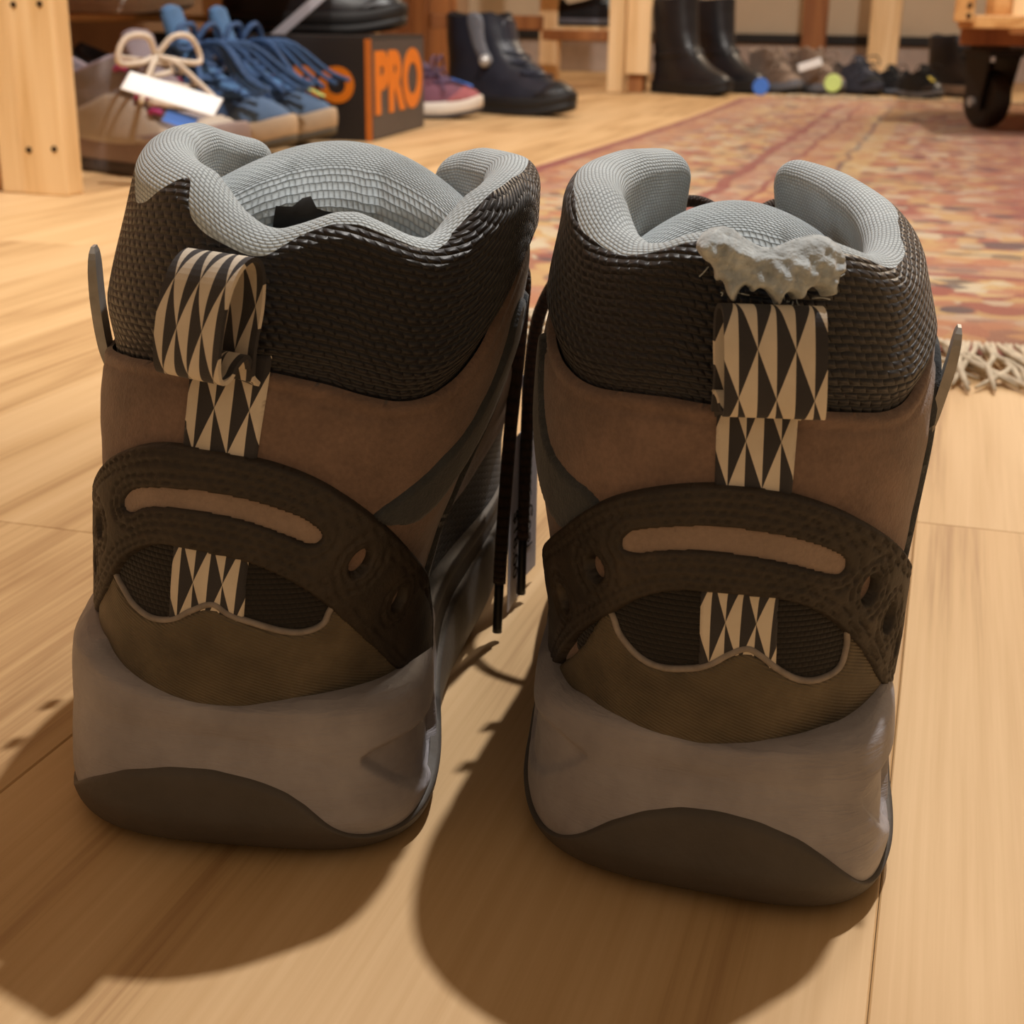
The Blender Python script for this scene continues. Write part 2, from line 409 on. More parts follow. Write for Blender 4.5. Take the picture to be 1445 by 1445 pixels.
def _counter():
    m, nt, b = new_mat('olive_textured_leather'); c = coords(nt)
    f = noise(nt, c, 55, 4, .6)
    col = ramp(nt, f, [(.3, srgb(78, 70, 56)), (.55, srgb(100, 90, 72)), (.78, srgb(124, 112, 92))])
    lk(nt, col, b.inputs['Base Color']); b.inputs['Roughness'].default_value = .62
    uv = coords(nt, 'UV', (1000, 1000, 1), rot=(0, 0, .35))
    wv = nd(nt, 'ShaderNodeTexWave'); wv.inputs['Scale'].default_value = .42; wv.inputs['Distortion'].default_value = .6; wv.bands_direction = 'Y'; lk(nt, uv, wv.inputs[0])
    bump(nt, b, wv.outputs[1], .5, .00035); bump(nt, b, noise(nt, c, 700, 2), .4, .0003)
    return m
def _strap():
    m, nt, b = new_mat('dark_brown_synthetic_leather'); c = coords(nt)
    f = noise(nt, c, 60, 4, .65)
    col = ramp(nt, f, [(.3, srgb(36, 31, 27)), (.6, srgb(52, 45, 38)), (.8, srgb(76, 66, 54))])
    lk(nt, col, b.inputs['Base Color']); b.inputs['Roughness'].default_value = .6
    bump(nt, b, noise(nt, c, 900, 2), .5, .0003)
    return m
def _eva():
    m, nt, b = new_mat('grey_foam_midsole'); c = coords(nt)
    f = noise(nt, c, 45, 4, .6)
    lk(nt, ramp(nt, f, [(.3, srgb(142, 138, 142)), (.7, srgb(170, 166, 170))]), b.inputs['Base Color']); b.inputs['Roughness'].default_value = .55
    wr = noise(nt, coords(nt, 'Object', (60, 60, 420)), 1.0, 4, .6)
    bump(nt, b, ramp(nt, wr, [(.42, (0, 0, 0)), (.5, (1, 1, 1)), (.58, (.6, .6, .6))]), .22, .0008); bump(nt, b, noise(nt, c, 600, 2), .25, .0003)
    return m
MT['counter'] = _counter(); MT['strap'] = _strap(); MT['eva'] = _eva()

# ================================================================== THE SETTING
def rbox(name, size, c, mat, parent=None, bev=.002, kind=None, label=None, cat=None, rz=0):
    """box whose axes follow the room; c = centre in room coordinates"""
    o = bm_obj(name, box_bm(size, (0, 0, 0), bev), mat)
    if parent is None:
        o.location = rm(*c); o.rotation_euler = (0, 0, -RA+rz)
    else:
        o.parent = parent; o.location = c; o.rotation_euler = (0, 0, rz)
    return tag(o, label, cat, None, kind)
floor_mat = wood('laminate_oak', srgb(172, 134, 90), srgb(202, 166, 118), srgb(216, 182, 136), axis=1, scale=1.0, rough=.58, rings=.7, bumpd=.0002)
sub_mat = plain('dark_underlay', srgb(92, 66, 42), .9)
PLW, PLL, PLT = .2093, 1.29, .008
floor = rbox('floor', (7.0, 7.0, .04), (.4, 2.4, -PLT-.0212), sub_mat, bev=0, kind='structure')
def plank_mesh():
    V = []; hx, hy, c = PLW/2-.00008, PLL/2-.00008, .0004
    for z, i in ((-PLT, 0), (-c, 0), (0, c)):
        for sx, sy in ((-1, -1), (1, -1), (1, 1), (-1, 1)): V.append((sx*(hx-i), sy*(hy-i), z))
    F = [(8, 9, 10, 11)]
    for k in range(2):
        for i in range(4): F.append((k*4+i, k*4+(i+1) % 4, (k+1)*4+(i+1) % 4, (k+1)*4+i))
    me = bpy.data.meshes.new('plank'); me.from_pydata(V, [], F); me.materials.append(floor_mat); return me
PM = plank_mesh()
fl_rot = floor.rotation_euler.copy()
for i in range(-10, 13):
    x = .003+(i+.5)*PLW
    j0 = {0: .5387, -2: .425}.get(i, .21+((i*0.437+.37) % 1.0)*PLL)
    k0 = -2
    for k in range(-2, 5):
        y = j0+(k+.5)*PLL
        if y < -.9 or y > 5.7: continue
        o = bpy.data.objects.new('plank', PM); COL.objects.link(o); o.parent = floor
        o.location = (x-.4, y-2.4, PLT+.0212)
        o.rotation_euler = (0, 0, pi if (i*3+k) % 2 else 0)

wall_mat = plain('beige_plaster', srgb(206, 188, 160), .9, .08, 6, bumpd=.001, bscale=80)
wall_dk = plain('brown_board_wall', srgb(158, 128, 100), .85, .2, 8)
wall_back = rbox('wall_back', (6.5, .08, 2.6), (.6, 5.14, 1.3), wall_mat, bev=0, kind='structure')
wall_left = rbox('wall_left', (.08, 6.0, 2.6), (-1.74, 2.2, 1.3), wall_dk, bev=0, kind='structure')
rbox('baseboard_back', (6.4, .014, .105), (.6, 5.092, .0525), plain('greyish_baseboard', srgb(186, 170, 158), .6, .1), bev=.002, kind='structure')
rbox('trim_1', (6.4, .03, .03), (.6, 5.084, .121), plain('black_cable_trunking', srgb(26, 23, 20), .6, .2), bev=.003, kind='structure')

# ------------------------------------------------------------------ rug
def rug_mat():
    m, nt, b = new_mat('persian_pile')
    oc = nd(nt, 'ShaderNodeTexCoord').outputs['Object']
    wob = nd(nt, 'ShaderNodeTexNoise'); wob.inputs['Scale'].default_value = 9; lk(nt, oc, wob.inputs['Vector'])
    ad = nd(nt, 'ShaderNodeVectorMath', operation='MULTIPLY_ADD'); lk(nt, wob.outputs['Color'], ad.inputs[0]); ad.inputs[1].default_value = (.03, .03, 0); lk(nt, oc, ad.inputs[2])
    sp = nd(nt, 'ShaderNodeSeparateXYZ'); lk(nt, ad.outputs[0], sp.inputs[0])
    dx = math_(nt, 'ADD', sp.outputs[0], .985)              # distance from the left edge
    dx2 = math_(nt, 'SUBTRACT', 1.0, sp.outputs[0])
    dy = math_(nt, 'ADD', sp.outputs[1], 1.38); dy2 = math_(nt, 'SUBTRACT', 1.38, sp.outputs[1])
    dd = math_(nt, 'MINIMUM', math_(nt, 'MINIMUM', dx, dx2), math_(nt, 'MINIMUM', dy, dy2))
    # motif cells
    def vor(scale, feat='F1'):
        v = nd(nt, 'ShaderNodeTexVoronoi', feature=feat); v.inputs['Scale'].default_value = scale; v.inputs['Randomness'].default_value = .85; lk(nt, ad.outputs[0], v.inputs['Vector']); return v
    red, orange, yel, cream, navy, pink = srgb(156, 56, 42), srgb(190, 106, 62), srgb(208, 162, 92), srgb(214, 194, 160), srgb(72, 62, 70), srgb(186, 128, 104)
    v1 = vor(26); s1 = nd(nt, 'ShaderNodeSeparateColor'); lk(nt, v1.outputs['Color'], s1.inputs[0])
    motif = ramp(nt, s1.outputs[0], [(0, cream), (.2, yel), (.38, orange), (.55, red), (.7, pink), (.8, yel), (.92, navy)], 'CONSTANT')
    v2 = vor(60); s2 = nd(nt, 'ShaderNodeSeparateColor'); lk(nt, v2.outputs['Color'], s2.inputs[0])
    small = ramp(nt, s2.outputs[0], [(0, yel), (.3, orange), (.5, red), (.7, cream), (.88, navy)], 'CONSTANT')
    ring = math_(nt, 'GREATER_THAN', v1.outputs['Distance'], .42)
    fieldc = mixc(nt, math_(nt, 'MULTIPLY', ring, .8), motif, small)
    redfield = mixc(nt, math_(nt, 'GREATER_THAN', v1.outputs['Distance'], .22), fieldc, red)
    inner = mixc(nt, .7, fieldc, redfield)
    # guard bands by distance from the edge
    band = ramp(nt, math_(nt, 'MULTIPLY', dd, 1.0), [(0, srgb(150, 38, 38)), (.035, orange), (.085, pink), (.1, orange), (.25, srgb(150, 46, 44)), (.262, pink), (.30, srgb(150, 46, 44)), (.308, orange), (.345, yel), (.36, navy), (.37, yel), (.4, red)], 'CONSTANT')
    msk = ramp(nt, dd, [(0, (0, 0, 0)), (.035, (.45,)*3), (.1, (.95,)*3), (.25, (.1,)*3), (.262, (.45,)*3), (.30, (.1,)*3), (.308, (.5,)*3), (.4, (.85,)*3)], 'CONSTANT')
    col = mixc(nt, msk, band, fieldc)
    deep = ramp(nt, dd, [(.5, (0, 0, 0)), (.56, (1, 1, 1))])
    col = mixc(nt, math_(nt, 'MULTIPLY', deep, .9), col, inner)
    wear = noise(nt, oc, 5, 4)
    col = mixc(nt, ramp(nt, wear, [(.4, (0, 0, 0)), (.75, (.35,)*3)]), col, srgb(172, 112, 84))
    hs = nd(nt, 'ShaderNodeHueSaturation'); hs.inputs['Saturation'].default_value = .90; hs.inputs['Value'].default_value = .84; hs.inputs['Hue'].default_value = .508; lk(nt, col, hs.inputs['Color']); col = hs.outputs[0]
    lk(nt, col, b.inputs['Base Color']); b.inputs['Roughness'].default_value = .95; b.inputs['Sheen Weight'].default_value = .2
    bump(nt, b, noise(nt, oc, 700, 2), .8, .002)
    return m
rug_m = rug_mat()
fringe_m = plain('cream_wool_fringe', srgb(206, 192, 168), .95, .25, 120)
RX, RY, RW, RL = .5, 2.23, 2.0, 2.76
rug = empty('rug', rm(RX, RY, 0), -RA, 'worn red and orange patterned rug with cream fringe on the wooden floor', 'rug')
nx, ny = 50, 70
gx, gy = np.meshgrid(np.linspace(-RW/2, RW/2, nx), np.linspace(-RL/2, RL/2, ny), indexing='ij')
zt = .006+.0012*vnoise(np.stack([gx, gy], -1), 5, 3)
edge = np.minimum(np.minimum(gx+RW/2, RW/2-gx), np.minimum(gy+RL/2, RL/2-gy))
zt = np.where(edge < .002, .0005, zt)
wx = .012*np.sin(gy*2.1+.5)
V = np.stack([gx+wx, gy, zt], -1).reshape(-1, 3)
obj('pile', V, gfaces(nx, ny), rug_m, rug)
def fringe(sy, n, seed):
    r = random.Random(seed); parts = []
    for k in range(n):
        x = -RW/2+.07+(RW-.09)*k/(n-1)+r.uniform(-.002, .002)
        drift = r.gauss(.012, .022); L = r.uniform(.060, .105)
        y0 = sy*RL/2; h = r.uniform(.003, .011)
        pts = [(x, y0-sy*.006, .006), (x+drift*.2, y0+sy*L*.3, h), (x+drift*.6+r.uniform(-.008, .008), y0+sy*L*.65, h*.7+.002), (x+drift*1.3+r.uniform(-.014, .014), y0+sy*L, .0022)]
        parts.append(tube(spline(pts, 8), .0017*np.array([.9, 1.1, 1, 1.1, 1, 1.1, 1, .6]), 5))
    V, F = join(parts); o = obj('fringe', V, F, fringe_m, rug); tag(o, kind='stuff', label='cream knotted fringe strands'); return o
fringe(-1, 560, 4); fringe(1, 260, 5)

# ================================================================== THE TWO HIKING BOOTS
BL = empty('hiking_boot', (-.0578, .2795, 0), radians(4.0),
           'taupe and black hiking boot with untorn grey collar, left of the pair', 'boot', 'pair of worn hiking boots in front')
BR = empty('hiking_boot', (.0435, .2640, 0), radians(-8.0),
           'taupe and black hiking boot with torn pale lining above its pull loop', 'boot', 'pair of worn hiking boots in front')
SPEC = {
 'L': dict(root=BL, ends=(-2.72, 2.3),
  crest=[(-2.8, .147), (-2.4, .151), (-2.0, .1555), (-1.5, .156), (-1.0, .153), (-.72, .151), (-.60, .148), (-.45, .1435), (-.316, .1405), (-.224, .1398), (-.11, .1412), (.036, .1435), (.15, .1435), (.27, .1414), (.42, .1384), (.52, .1374), (.62, .1392), (.72, .143), (.85, .1465), (1.1, .149), (1.5, .151), (2.0, .150), (2.4, .145)],
  rim=[(-2.7, .146), (-2.0, .153), (-1.5, .152), (-1.15, .147), (-1.008, .1425), (-.9, .1435), (-.80, .147), (-.712, .150), (-.655, .1475), (-.604, .1425), (-.516, .1394), (-.396, .137), (-.304, .1353), (-.228, .1352), (-.16, .1377), (-.092, .1397), (.036, .1418), (.156, .1416), (.272, .1394), (.428, .1364), (.504, .1355), (.584, .1374), (.684, .142), (.76, .145), (1.0, .148), (1.5, .150), (2.4, .144)],
  scallop=[(-2.7, .118), (-1.9, .108), (-1.4, .107), (-1.072, .1091), (-.732, .1108), (-.38, .1115), (-.128, .1112), (.136, .1085), (.292, .1061), (.456, .104), (.552, .1037), (.648, .1044), (.744, .1068), (.84, .1108), (.928, .1166), (.992, .1221), (1.1, .129), (1.25, .134), (1.6, .136), (2.4, .136)],
  strap=[(-1.55, .066), (-1.25, .0755), (-.972, .0855), (-.848, .0897), (-.668, .0938), (-.52, .0955), (-.32, .0952), (-.16, .0942), (.004, .0925), (.18, .0894), (.372, .0843), (.556, .0782), (.748, .0711), (.952, .0636), (1.15, .056), (1.3, .048), (1.42, .038), (1.35, .029), (1.1, .028), (.88, .0343), (.672, .0466), (.476, .0558), (.36, .0609), (.216, .0656), (.056, .069), (-.1, .0714), (-.244, .0724), (-.392, .0731), (-.508, .0731), (-.592, .0717), (-.684, .069), (-.768, .0656), (-.84, .0609), (-.928, .0558), (-1.024, .0513), (-1.25, .043), (-1.55, .038)],
  sin_=[(.88, .0343), (.672, .0466), (.476, .0558), (.36, .0609), (.216, .0656), (.056, .069), (-.1, .0714), (-.244, .0724), (-.392, .0731), (-.508, .0731), (-.592, .0717), (-.684, .069), (-.768, .0656), (-.84, .0609), (-.928, .0558), (-1.024, .0513)],
  slot=[(-.752, .0792), (-.728, .0819), (-.656, .084), (-.496, .0855), (-.288, .0859), (-.084, .0843), (.132, .0812), (.244, .0782), (.268, .0762), (.228, .0752), (.132, .0772), (-.072, .0806), (-.28, .0823), (-.488, .0823), (-.628, .0808), (-.696, .0783)],
  holes=[(.492, .0697, .0028), (.812, .0568, .0027), (-1.0, .0711, .003), (-1.12, .060, .003)],
  counter=[(-1.5, .058), (-.97, .066), (-.896, .0643), (-.836, .0615), (-.768, .0595), (-.672, .0568), (-.548, .0554), (-.42, .0564), (-.324, .0592), (-.216, .0612), (-.116, .0588), (.024, .0568), (.18, .0547), (.296, .0541), (.384, .0554), (.408, .0585), (.448, .0619)],
  ctail=[(.7, .050), (.9, .038), (1.25, .032), (1.25, .022), (-1.5, .022)],
  web=[(-.456, .050), (-.46, .0724), (-.452, .0935), (-.485, .115), (-.135, .115), (-.112, .0945), (-.06, .0741), (-.024, .050)],
  loop=dict(phi=-.30, w=.0186, dx=.0, turn=-.42, prof=[(.0004, .1095), (.0034, .1118), (.0052, .1148), (.0072, .1165), (.0094, .1150), (.0106, .1128), (.0128, .1123), (.0144, .1150), (.0153, .121), (.0153, .128), (.0134, .1340), (.0098, .1362), (.0066, .1335), (.0050, .126), (.0050, .118), (.004, .111)]),
  bands=[[(.45, .079), (.62, .0835), (.748, .0867), (.972, .0966), (1.064, .1081), (1.12, .121), (1.3, .121), (1.30, .1023), (1.22, .0918), (1.06, .0823), (.84, .0745), (.64, .0755)],
         [(1.30, .121), (1.45, .121), (1.42, .100), (1.38, .085), (1.36, .066), (1.30, .045), (1.20, .045), (1.25, .066), (1.26, .085)]],
  tongue=dict(y=.113, bow=.034, top=.1495, drop=.013, half=.0375),
  zm=[(-pi, .038), (-2.4, .036), (-1.6, .043), (-1.0, .0445), (-.804, .0445), (-.772, .043), (-.608, .0402), (-.392, .0385), (-.2, .0371), (.024, .0365), (.24, .0373), (.496, .0378), (.748, .0376), (1.0, .037), (1.42, .036), (2.0, .036), (2.6, .036), (pi, .038)],
  zo=[(-pi, .033), (-2.4, .031), (-1.75, .026), (-1.5, .010), (-1.2, .005), (-1.0, .0065), (-.9, .010), (-.756, .0150), (-.552, .0203), (-.348, .0227), (-.128, .0229), (.088, .0212), (.228, .019), (.328, .0159), (.412, .0118), (.504, .0082), (.62, .0062), (.8, .0060), (1.0, .0085), (1.2, .011), (1.5, .012), (1.7, .026), (2.2, .031), (2.7, .031), (pi, .033)],
  chev=[([(.54, .0245), (.684, .0275), (.88, .0275), (1.244, .0255), (1.4, .024), (1.4, .009), (1.16, .0085), (.93, .0105), (.70, .0185)], .0026)],
  hook=dict(phi=-1.46, w=.008, prof=[(.0005, .1005), (.0020, .107), (.0028, .115), (.0030, .122), (.0028, .1300)]),
 ),
 'R': dict(root=BR, ends=(-2.62, 2.8),
  crest=[(-2.7, .146), (-2.4, .150), (-2.0, .1515), (-1.5, .1505), (-1.1, .148), (-.95, .145), (-.8, .1415), (-.6, .1393), (-.45, .1400), (-.28, .1425), (-.1, .1432), (.05, .1405), (.2, .1400), (.35, .142), (.47, .1425), (.65, .140), (.8, .1378), (.95, .1370), (1.1, .1372), (1.4, .1395), (1.8, .1435), (2.2, .1462), (2.6, .1475), (2.85, .1445)],
  rim=[(-2.7, .145), (-2.0, .150), (-1.5, .149), (-1.1, .1455), (-.996, .1425), (-.904, .1402), (-.724, .1380), (-.596, .1372), (-.448, .1386), (-.28, .141), (-.168, .142), (.128, .139), (.452, .1405), (.648, .1384), (.788, .1358), (.86, .1352), (1.1, .136), (1.4, .1395), (1.8, .142), (2.2, .145), (2.85, .143)],
  scallop=[(-2.7, .130), (-2.0, .130), (-1.5, .127), (-1.352, .1225), (-1.236, .1165), (-.984, .1115), (-.816, .1098), (-.676, .1095), (-.492, .1102), (-.3, .1105), (-.12, .1098), (.184, .1095), (.364, .1091), (.556, .1081), (.716, .1071), (.848, .1074), (.984, .1102), (1.148, .1139), (1.344, .1166), (1.8, .119), (2.7, .122)],
  strap=[(-1.35, .034), (-1.46, .044), (-1.4, .055), (-1.252, .0663), (-.9, .0762), (-.66, .0853), (-.504, .0898), (-.304, .0932), (-.092, .0949), (.096, .0949), (.28, .0935), (.48, .0901), (.64, .086), (.764, .0826), (.9, .0785), (1.15, .070), (1.55, .062), (1.55, .034), (1.2, .036), (.96, .0439), (.76, .0544), (.616, .0622), (.448, .0683), (.268, .0714), (.1, .0717), (-.068, .0721), (-.24, .0717), (-.416, .0683), (-.56, .0632), (-.74, .0571), (-.896, .0503), (-1.0, .045), (-1.15, .036)],
  sin_=[(.96, .0439), (.76, .0544), (.616, .0622), (.448, .0683), (.268, .0714), (.1, .0717), (-.068, .0721), (-.24, .0717), (-.416, .0683), (-.56, .0632), (-.74, .0571), (-.896, .0503)],
  slot=[(-.472, .0792), (-.452, .0815), (-.4, .0832), (-.208, .0852), (-.048, .0859), (.148, .0853), (.34, .0835), (.5, .0804), (.56, .0782), (.548, .0760), (.476, .0766), (.316, .0793), (.12, .0810), (-.076, .0816), (-.268, .0808), (-.42, .0787)],
  holes=[(-.62, .0728, .0025), (-.892, .0612, .0026), (.724, .0707, .0030), (.93, .0609, .0031), (1.12, .051, .0028)],
  counter=[(-.596, .0653), (-.56, .0626), (-.528, .0588), (-.436, .0551), (-.328, .0537), (-.18, .0544), (-.072, .0558), (.04, .0588), (.128, .0602), (.2, .0585), (.292, .0551), (.404, .0524), (.52, .052), (.62, .0537), (.648, .0585), (.64, .0619)],
  ctail=[(.78, .0575), (1.35, .054), (1.35, .022), (-1.25, .022), (-1.25, .034), (-.82, .050)],
  web=[(-.132, .050), (-.112, .0704), (-.064, .0935), (-.09, .1125), (.27, .1125), (.28, .0942), (.276, .0711), (.28, .050)],
  loop=dict(phi=.10, w=.0192, dx=.0022, prof=[(.0004, .1075), (.0034, .1098), (.0048, .1122), (.0060, .1140), (.0076, .1132), (.0086, .1112), (.0104, .1108), (.0116, .1135), (.0122, .118), (.0122, .1245), (.0108, .1292), (.0086, .1310), (.0070, .1290), (.0064, .1235), (.0064, .117), (.005, .110)]),
  bands=[[(-.56, .0825), (-.616, .0885), (-.796, .0900), (-1.0, .094), (-1.12, .104), (-1.2, .114), (-1.4, .114), (-1.36, .100), (-1.28, .0857), (-1.056, .0785), (-.80, .076)],
         [(1.2, .112), (1.6, .118), (1.62, .090), (1.55, .060), (1.35, .050), (1.25, .064), (1.28, .085)]],
  tongue=dict(y=.108, bow=.034, top=.1380, drop=.014, half=.0335),
  zm=[(-pi, .038), (-2.4, .036), (-1.6, .040), (-1.2, .0405), (-.968, .039), (-.848, .0385), (-.68, .0395), (-.456, .0396), (-.26, .0388), (-.036, .0373), (.18, .0376), (.396, .039), (.588, .0403), (.772, .0406), (1.004, .0415), (1.2, .0435), (1.6, .042), (2.2, .037), (2.6, .036), (pi, .038)],
  zo=[(-pi, .033), (-2.4, .031), (-1.75, .026), (-1.5, .013), (-1.2, .010), (-1.072, .0075), (-.948, .0062), (-.83, .0060), (-.72, .0075), (-.6, .0112), (-.444, .0175), (-.3, .0213), (-.124, .0237), (.056, .0243), (.268, .0234), (.448, .0207), (.564, .0169), (.676, .0122), (.788, .0075), (.884, .0060), (.98, .0062), (1.1, .0085), (1.5, .012), (1.75, .026), (2.4, .031), (pi, .033)],
  chev=[([(.72, .0264), (.808, .0305), (1.05, .0325), (1.4, .032), (1.4, .010), (1.15, .0085), (.87, .0179)], .0024), ([(-1.4, .031), (-1.068, .030), (-.828, .0325), (-.54, .0295), (-.64, .0250), (-.924, .0153), (-1.4, .014)], .0012)],
  hook=dict(phi=1.34, w=.008, prof=[(.0005, .0935), (.0025, .0985), (.0042, .106), (.0055, .113), (.0062, .120)]),
 )}

def build_boot(S, sp):
    root = sp['root']; SS = S+'s'
    # ---- outsole and midsole
    N = 640; ph = -pi+2*pi*np.arange(N)/N
    zo = ipol(ph, sp['zo']); zm = ipol(ph, sp['zm'])
    t = np.linspace(0, 1, 26)
    q = np.array([0, .002, .006]); 
    rows = [base(SS, ph, np.zeros(N)+.0)-normal(SS, ph, np.zeros(N)+.004, True)*.004]
    Zs = [np.zeros(N)]
    for tt in t:
        z = .0006+(zo-.0006)*tt; off = .0012-.0035*np.clip(1-tt/.10, 0, 1)**2-.0028*np.clip((tt-.9)/.1, 0, 1)**2
        if tt < .12: off = off-.0008*(np.sin(ph*90) > .93)
        rows.append(base(SS, ph, z)+normal(SS, ph, z, True)*np.asarray(off)[..., None] if np.ndim(off) else base(SS, ph, z)+normal(SS, ph, z, True)*off)
    V = np.stack(rows, 1); nv = V.shape[1]
    V = V.reshape(-1, 3); F = gfaces(N, nv, True)
    F.append(tuple(int(i*nv) for i in range(N-1, -1, -1)))
    obj('outsole', V, F, MT['rubber'], root)
    t = np.linspace(0, 1, 60); PH, T = np.meshgrid(ph, t, indexing='ij')
    Z = (zo-.003)[:, None]+(zm-zo+.003)[:, None]*T
    D = .0000-.0030*np.clip((T-.90)/.10, 0, 1)**2+.0006*np.sin(np.clip((T-.55)/.45, 0, 1)*pi)
    for poly, dep in sp['chev']:
        d = sdf(PH*KU, Z, chaikin(np.array(poly)*[KU, 1], 1)); D = D-dep*smooth(d/.0024)
    D = D+.00012*vnoise(np.stack([PH*KU*.4, Z], -1), 900, 5)*(1-T)
    P = base(SS, PH, Z)+normal(SS, PH, Z, True)*D[..., None]
    inn = base(SS, ph, zm)-normal(SS, ph, zm, True)*.012; inn[:, 2] -= .001
    P = np.concatenate([P, inn[:, None, :]], 1)
    mo = obj('midsole', P.reshape(-1, 3), gfaces(N, P.shape[1], True), MT['eva'], root)
    mo.data.materials.append(MT['rubber'])                 # the forefoot is wrapped in dark rubber
    mo.data.polygons.foreach_set('material_index', np.repeat((np.abs(ph) > 1.62).astype(np.int32), P.shape[1]-1))
    # ---- shell of the upper, toe cap, mudguard
    nz = 60; z = np.linspace(.024, .104, nz); PH, Z = np.meshgrid(ph, z, indexing='ij')
    P = base(S, PH, Z)
    obj('vamp', P.reshape(-1, 3), gfaces(N, nz, True), MT['mesh_fine'], root, uv=np.stack([PH*KU, Z], -1).reshape(-1, 2))
    panel('toe_cap', S, [(pi-.75, .024), (pi-.62, .046), (pi-.3, .055), (pi, .057), (pi+.3, .055), (pi+.62, .046), (pi+.75, .024)], MT['strap'], root, .002, .002, .001, cell=.0016)
    a = np.linspace(-pi, pi, 80, endpoint=False); ring = base(S, a, .05); c = ring.mean(0); ring = c+(ring-c)*.86; ring[:, 2] = .05
    obj('insole', np.vstack([ring, [c[0], c[1], .05]]), [(i, (i+1) % 80, 80) for i in range(80)], MT['insole'], root)
    # ---- quarter
    sc = sp['scallop']; e0, e1 = sp['ends']
    xs = np.linspace(e0+.18, e1-.18, 90); top = ipol(xs, sc)
    quarter = [(e0+.18, .034)]+[(float(a), float(b)) for a, b in zip(xs, top)]+[(e1-.18, .034)]
    def qfn(u, zz, d, off): return off-.0006*np.exp(-((d-.0034)/.0006)**2)+.00025*vnoise(np.stack([u, zz], -1), 260, 8)
    panel('quarter', S, quarter, MT['taupe'], root, .0016, .0016, .0006, cell=.0009, fn=qfn)
    # ---- collar (knit outside, woven lining inside) as one padded roll
    phs = np.linspace(e0, e1, 420)
    zc = ipol(phs, sp['crest']); zs = ipol(phs, sc)-.003; rb = np.minimum(ipol(phs, sp['rim']), zc-.0004)
    endd = np.minimum(phs-e0, e1-phs); tap = np.sqrt(np.clip(1-(1-np.clip(endd/.16, 0, 1))**2, 0.0004, 1))
    r = .0068; ot = .0036; oc = ot-r
    def section(qv):
        """qv: (420, m) path parameter, 0..1 outside, 1..2 over the crest, 2..3 inside"""
        ph2 = np.broadcast_to(phs[:, None], qv.shape); zc2, zs2 = zc[:, None], zs[:, None]
        th = np.clip(qv-1, 0, 1)*pi
        zo_ = zs2+(zc2-r-zs2)*np.clip(qv, 0, 1)
        of_ = -.0008+(ot+.0008)*smooth(np.clip(qv, 0, 1)*2.6)
        zz = np.where(qv <= 1, zo_, zc2-r+r*np.sin(th))
        off = np.where(qv <= 1, of_, oc+r*np.cos(th))
        qi = np.clip(qv-2, 0, 1)
        zz = np.where(qv > 2, (zc2-r)+(.060-(zc2-r))*qi, zz)
        off = np.where(qv > 2, oc-r-.0015*smooth(qi*3)+.003*smooth((qi-.5)*2), off)
        off = oc+(off-oc)*tap[:, None]
        zz = np.where(zz > zc2-r, zc2-r+(zz-zc2+r)*(.35+.65*tap[:, None]), zz)
        off = off+.0004*vnoise(np.stack([ph2*KU, zz], -1), 130, 3)
        P = base(S, ph2, zz)+normal(S, ph2, np.maximum(zz, .07), True)*off[..., None]
        ul = np.cumsum(np.concatenate([np.zeros((len(phs), 1)), np.linalg.norm(np.diff(P, axis=1), axis=2)], 1), 1)
        if qv.max() > 2.5: ul = ul-np.array([np.interp(1.5, qv[i], ul[i]) for i in range(len(phs))])[:, None]
        return P, np.stack([ph2*KU, ul], -1)
    th = np.arcsin(np.clip((rb-(zc-r))/r, -1, 1))
    qb = np.where(rb < zc-r, (rb-zs)/(zc-r-zs), 1+th/pi)
    m1 = 60; q1 = np.linspace(0, 1, m1)[None, :]*qb[:, None]
    P, uv = section(q1); obj('collar', P.reshape(-1, 3), gfaces(420, m1), MT['mesh'], root, uv=uv.reshape(-1, 2))
    m2 = 70; q2 = qb[:, None]+(3-qb[:, None])*(np.linspace(0, 1, m2)[None, :])
    P, uv = section(q2); obj('collar_lining', P.reshape(-1, 3), gfaces(420, m2), MT['lining'], root, uv=uv.reshape(-1, 2))
    # ---- tongue
    lean = lambda d: -.95*np.clip(d, 0, .016)+.75*np.clip(d-.020, 0, 1)
    tg = sp['tongue']; ns, m = 90, 60; s = np.linspace(-1, 1, ns)
    top = tg['top']-tg['drop']*s**2; rr = .0060*np.sqrt(np.clip(1-np.clip((np.abs(s)-.9)/.1, 0, 1)**2, .02, 1))
    q = np.linspace(0, 3, m); Sg, Q = np.meshgrid(s, q, indexing='ij'); tp = top[:, None]; r2 = rr[:, None]
    th = np.clip(Q-1, 0, 1)*pi; qi = np.clip(Q-2, 0, 1)
    zz = np.where(Q <= 1, .075+(tp-r2-.075)*Q, np.where(Q <= 2, tp-r2+r2*np.sin(th), (tp-r2)+(.075-tp+r2)*qi))
    yo = np.where(Q <= 1, r2, np.where(Q <= 2, r2*np.cos(th), -r2))
    inside = smooth(np.clip(Q-1.35, 0, 1))
    crease = (.0030*np.exp(-((Sg+.30)/.035)**2)+.0026*np.exp(-((Sg-.33)/.045)**2))*smooth(np.clip(Q-1.75, 0, .5)*2)
    zr = np.clip(zz, .07, .17); cxv = np.interp(zr, SURF[S][0], SURF[S][1]['cx'])*.85
    yy = tg['y']-tg['bow']*Sg**2+lean(tg['top']-zz)+yo+crease+.0006*vnoise(np.stack([Sg, Q], -1), 6, 9)
    P = np.stack([cxv+Sg*tg['half'], yy, zz], -1)
    uv = np.stack([Sg*tg['half'], -Q*.03], -1)
    tongue = obj('tongue', P.reshape(-1, 3), gfaces(ns, m)[::1], MT['lining'], root, uv=uv.reshape(-1, 2))
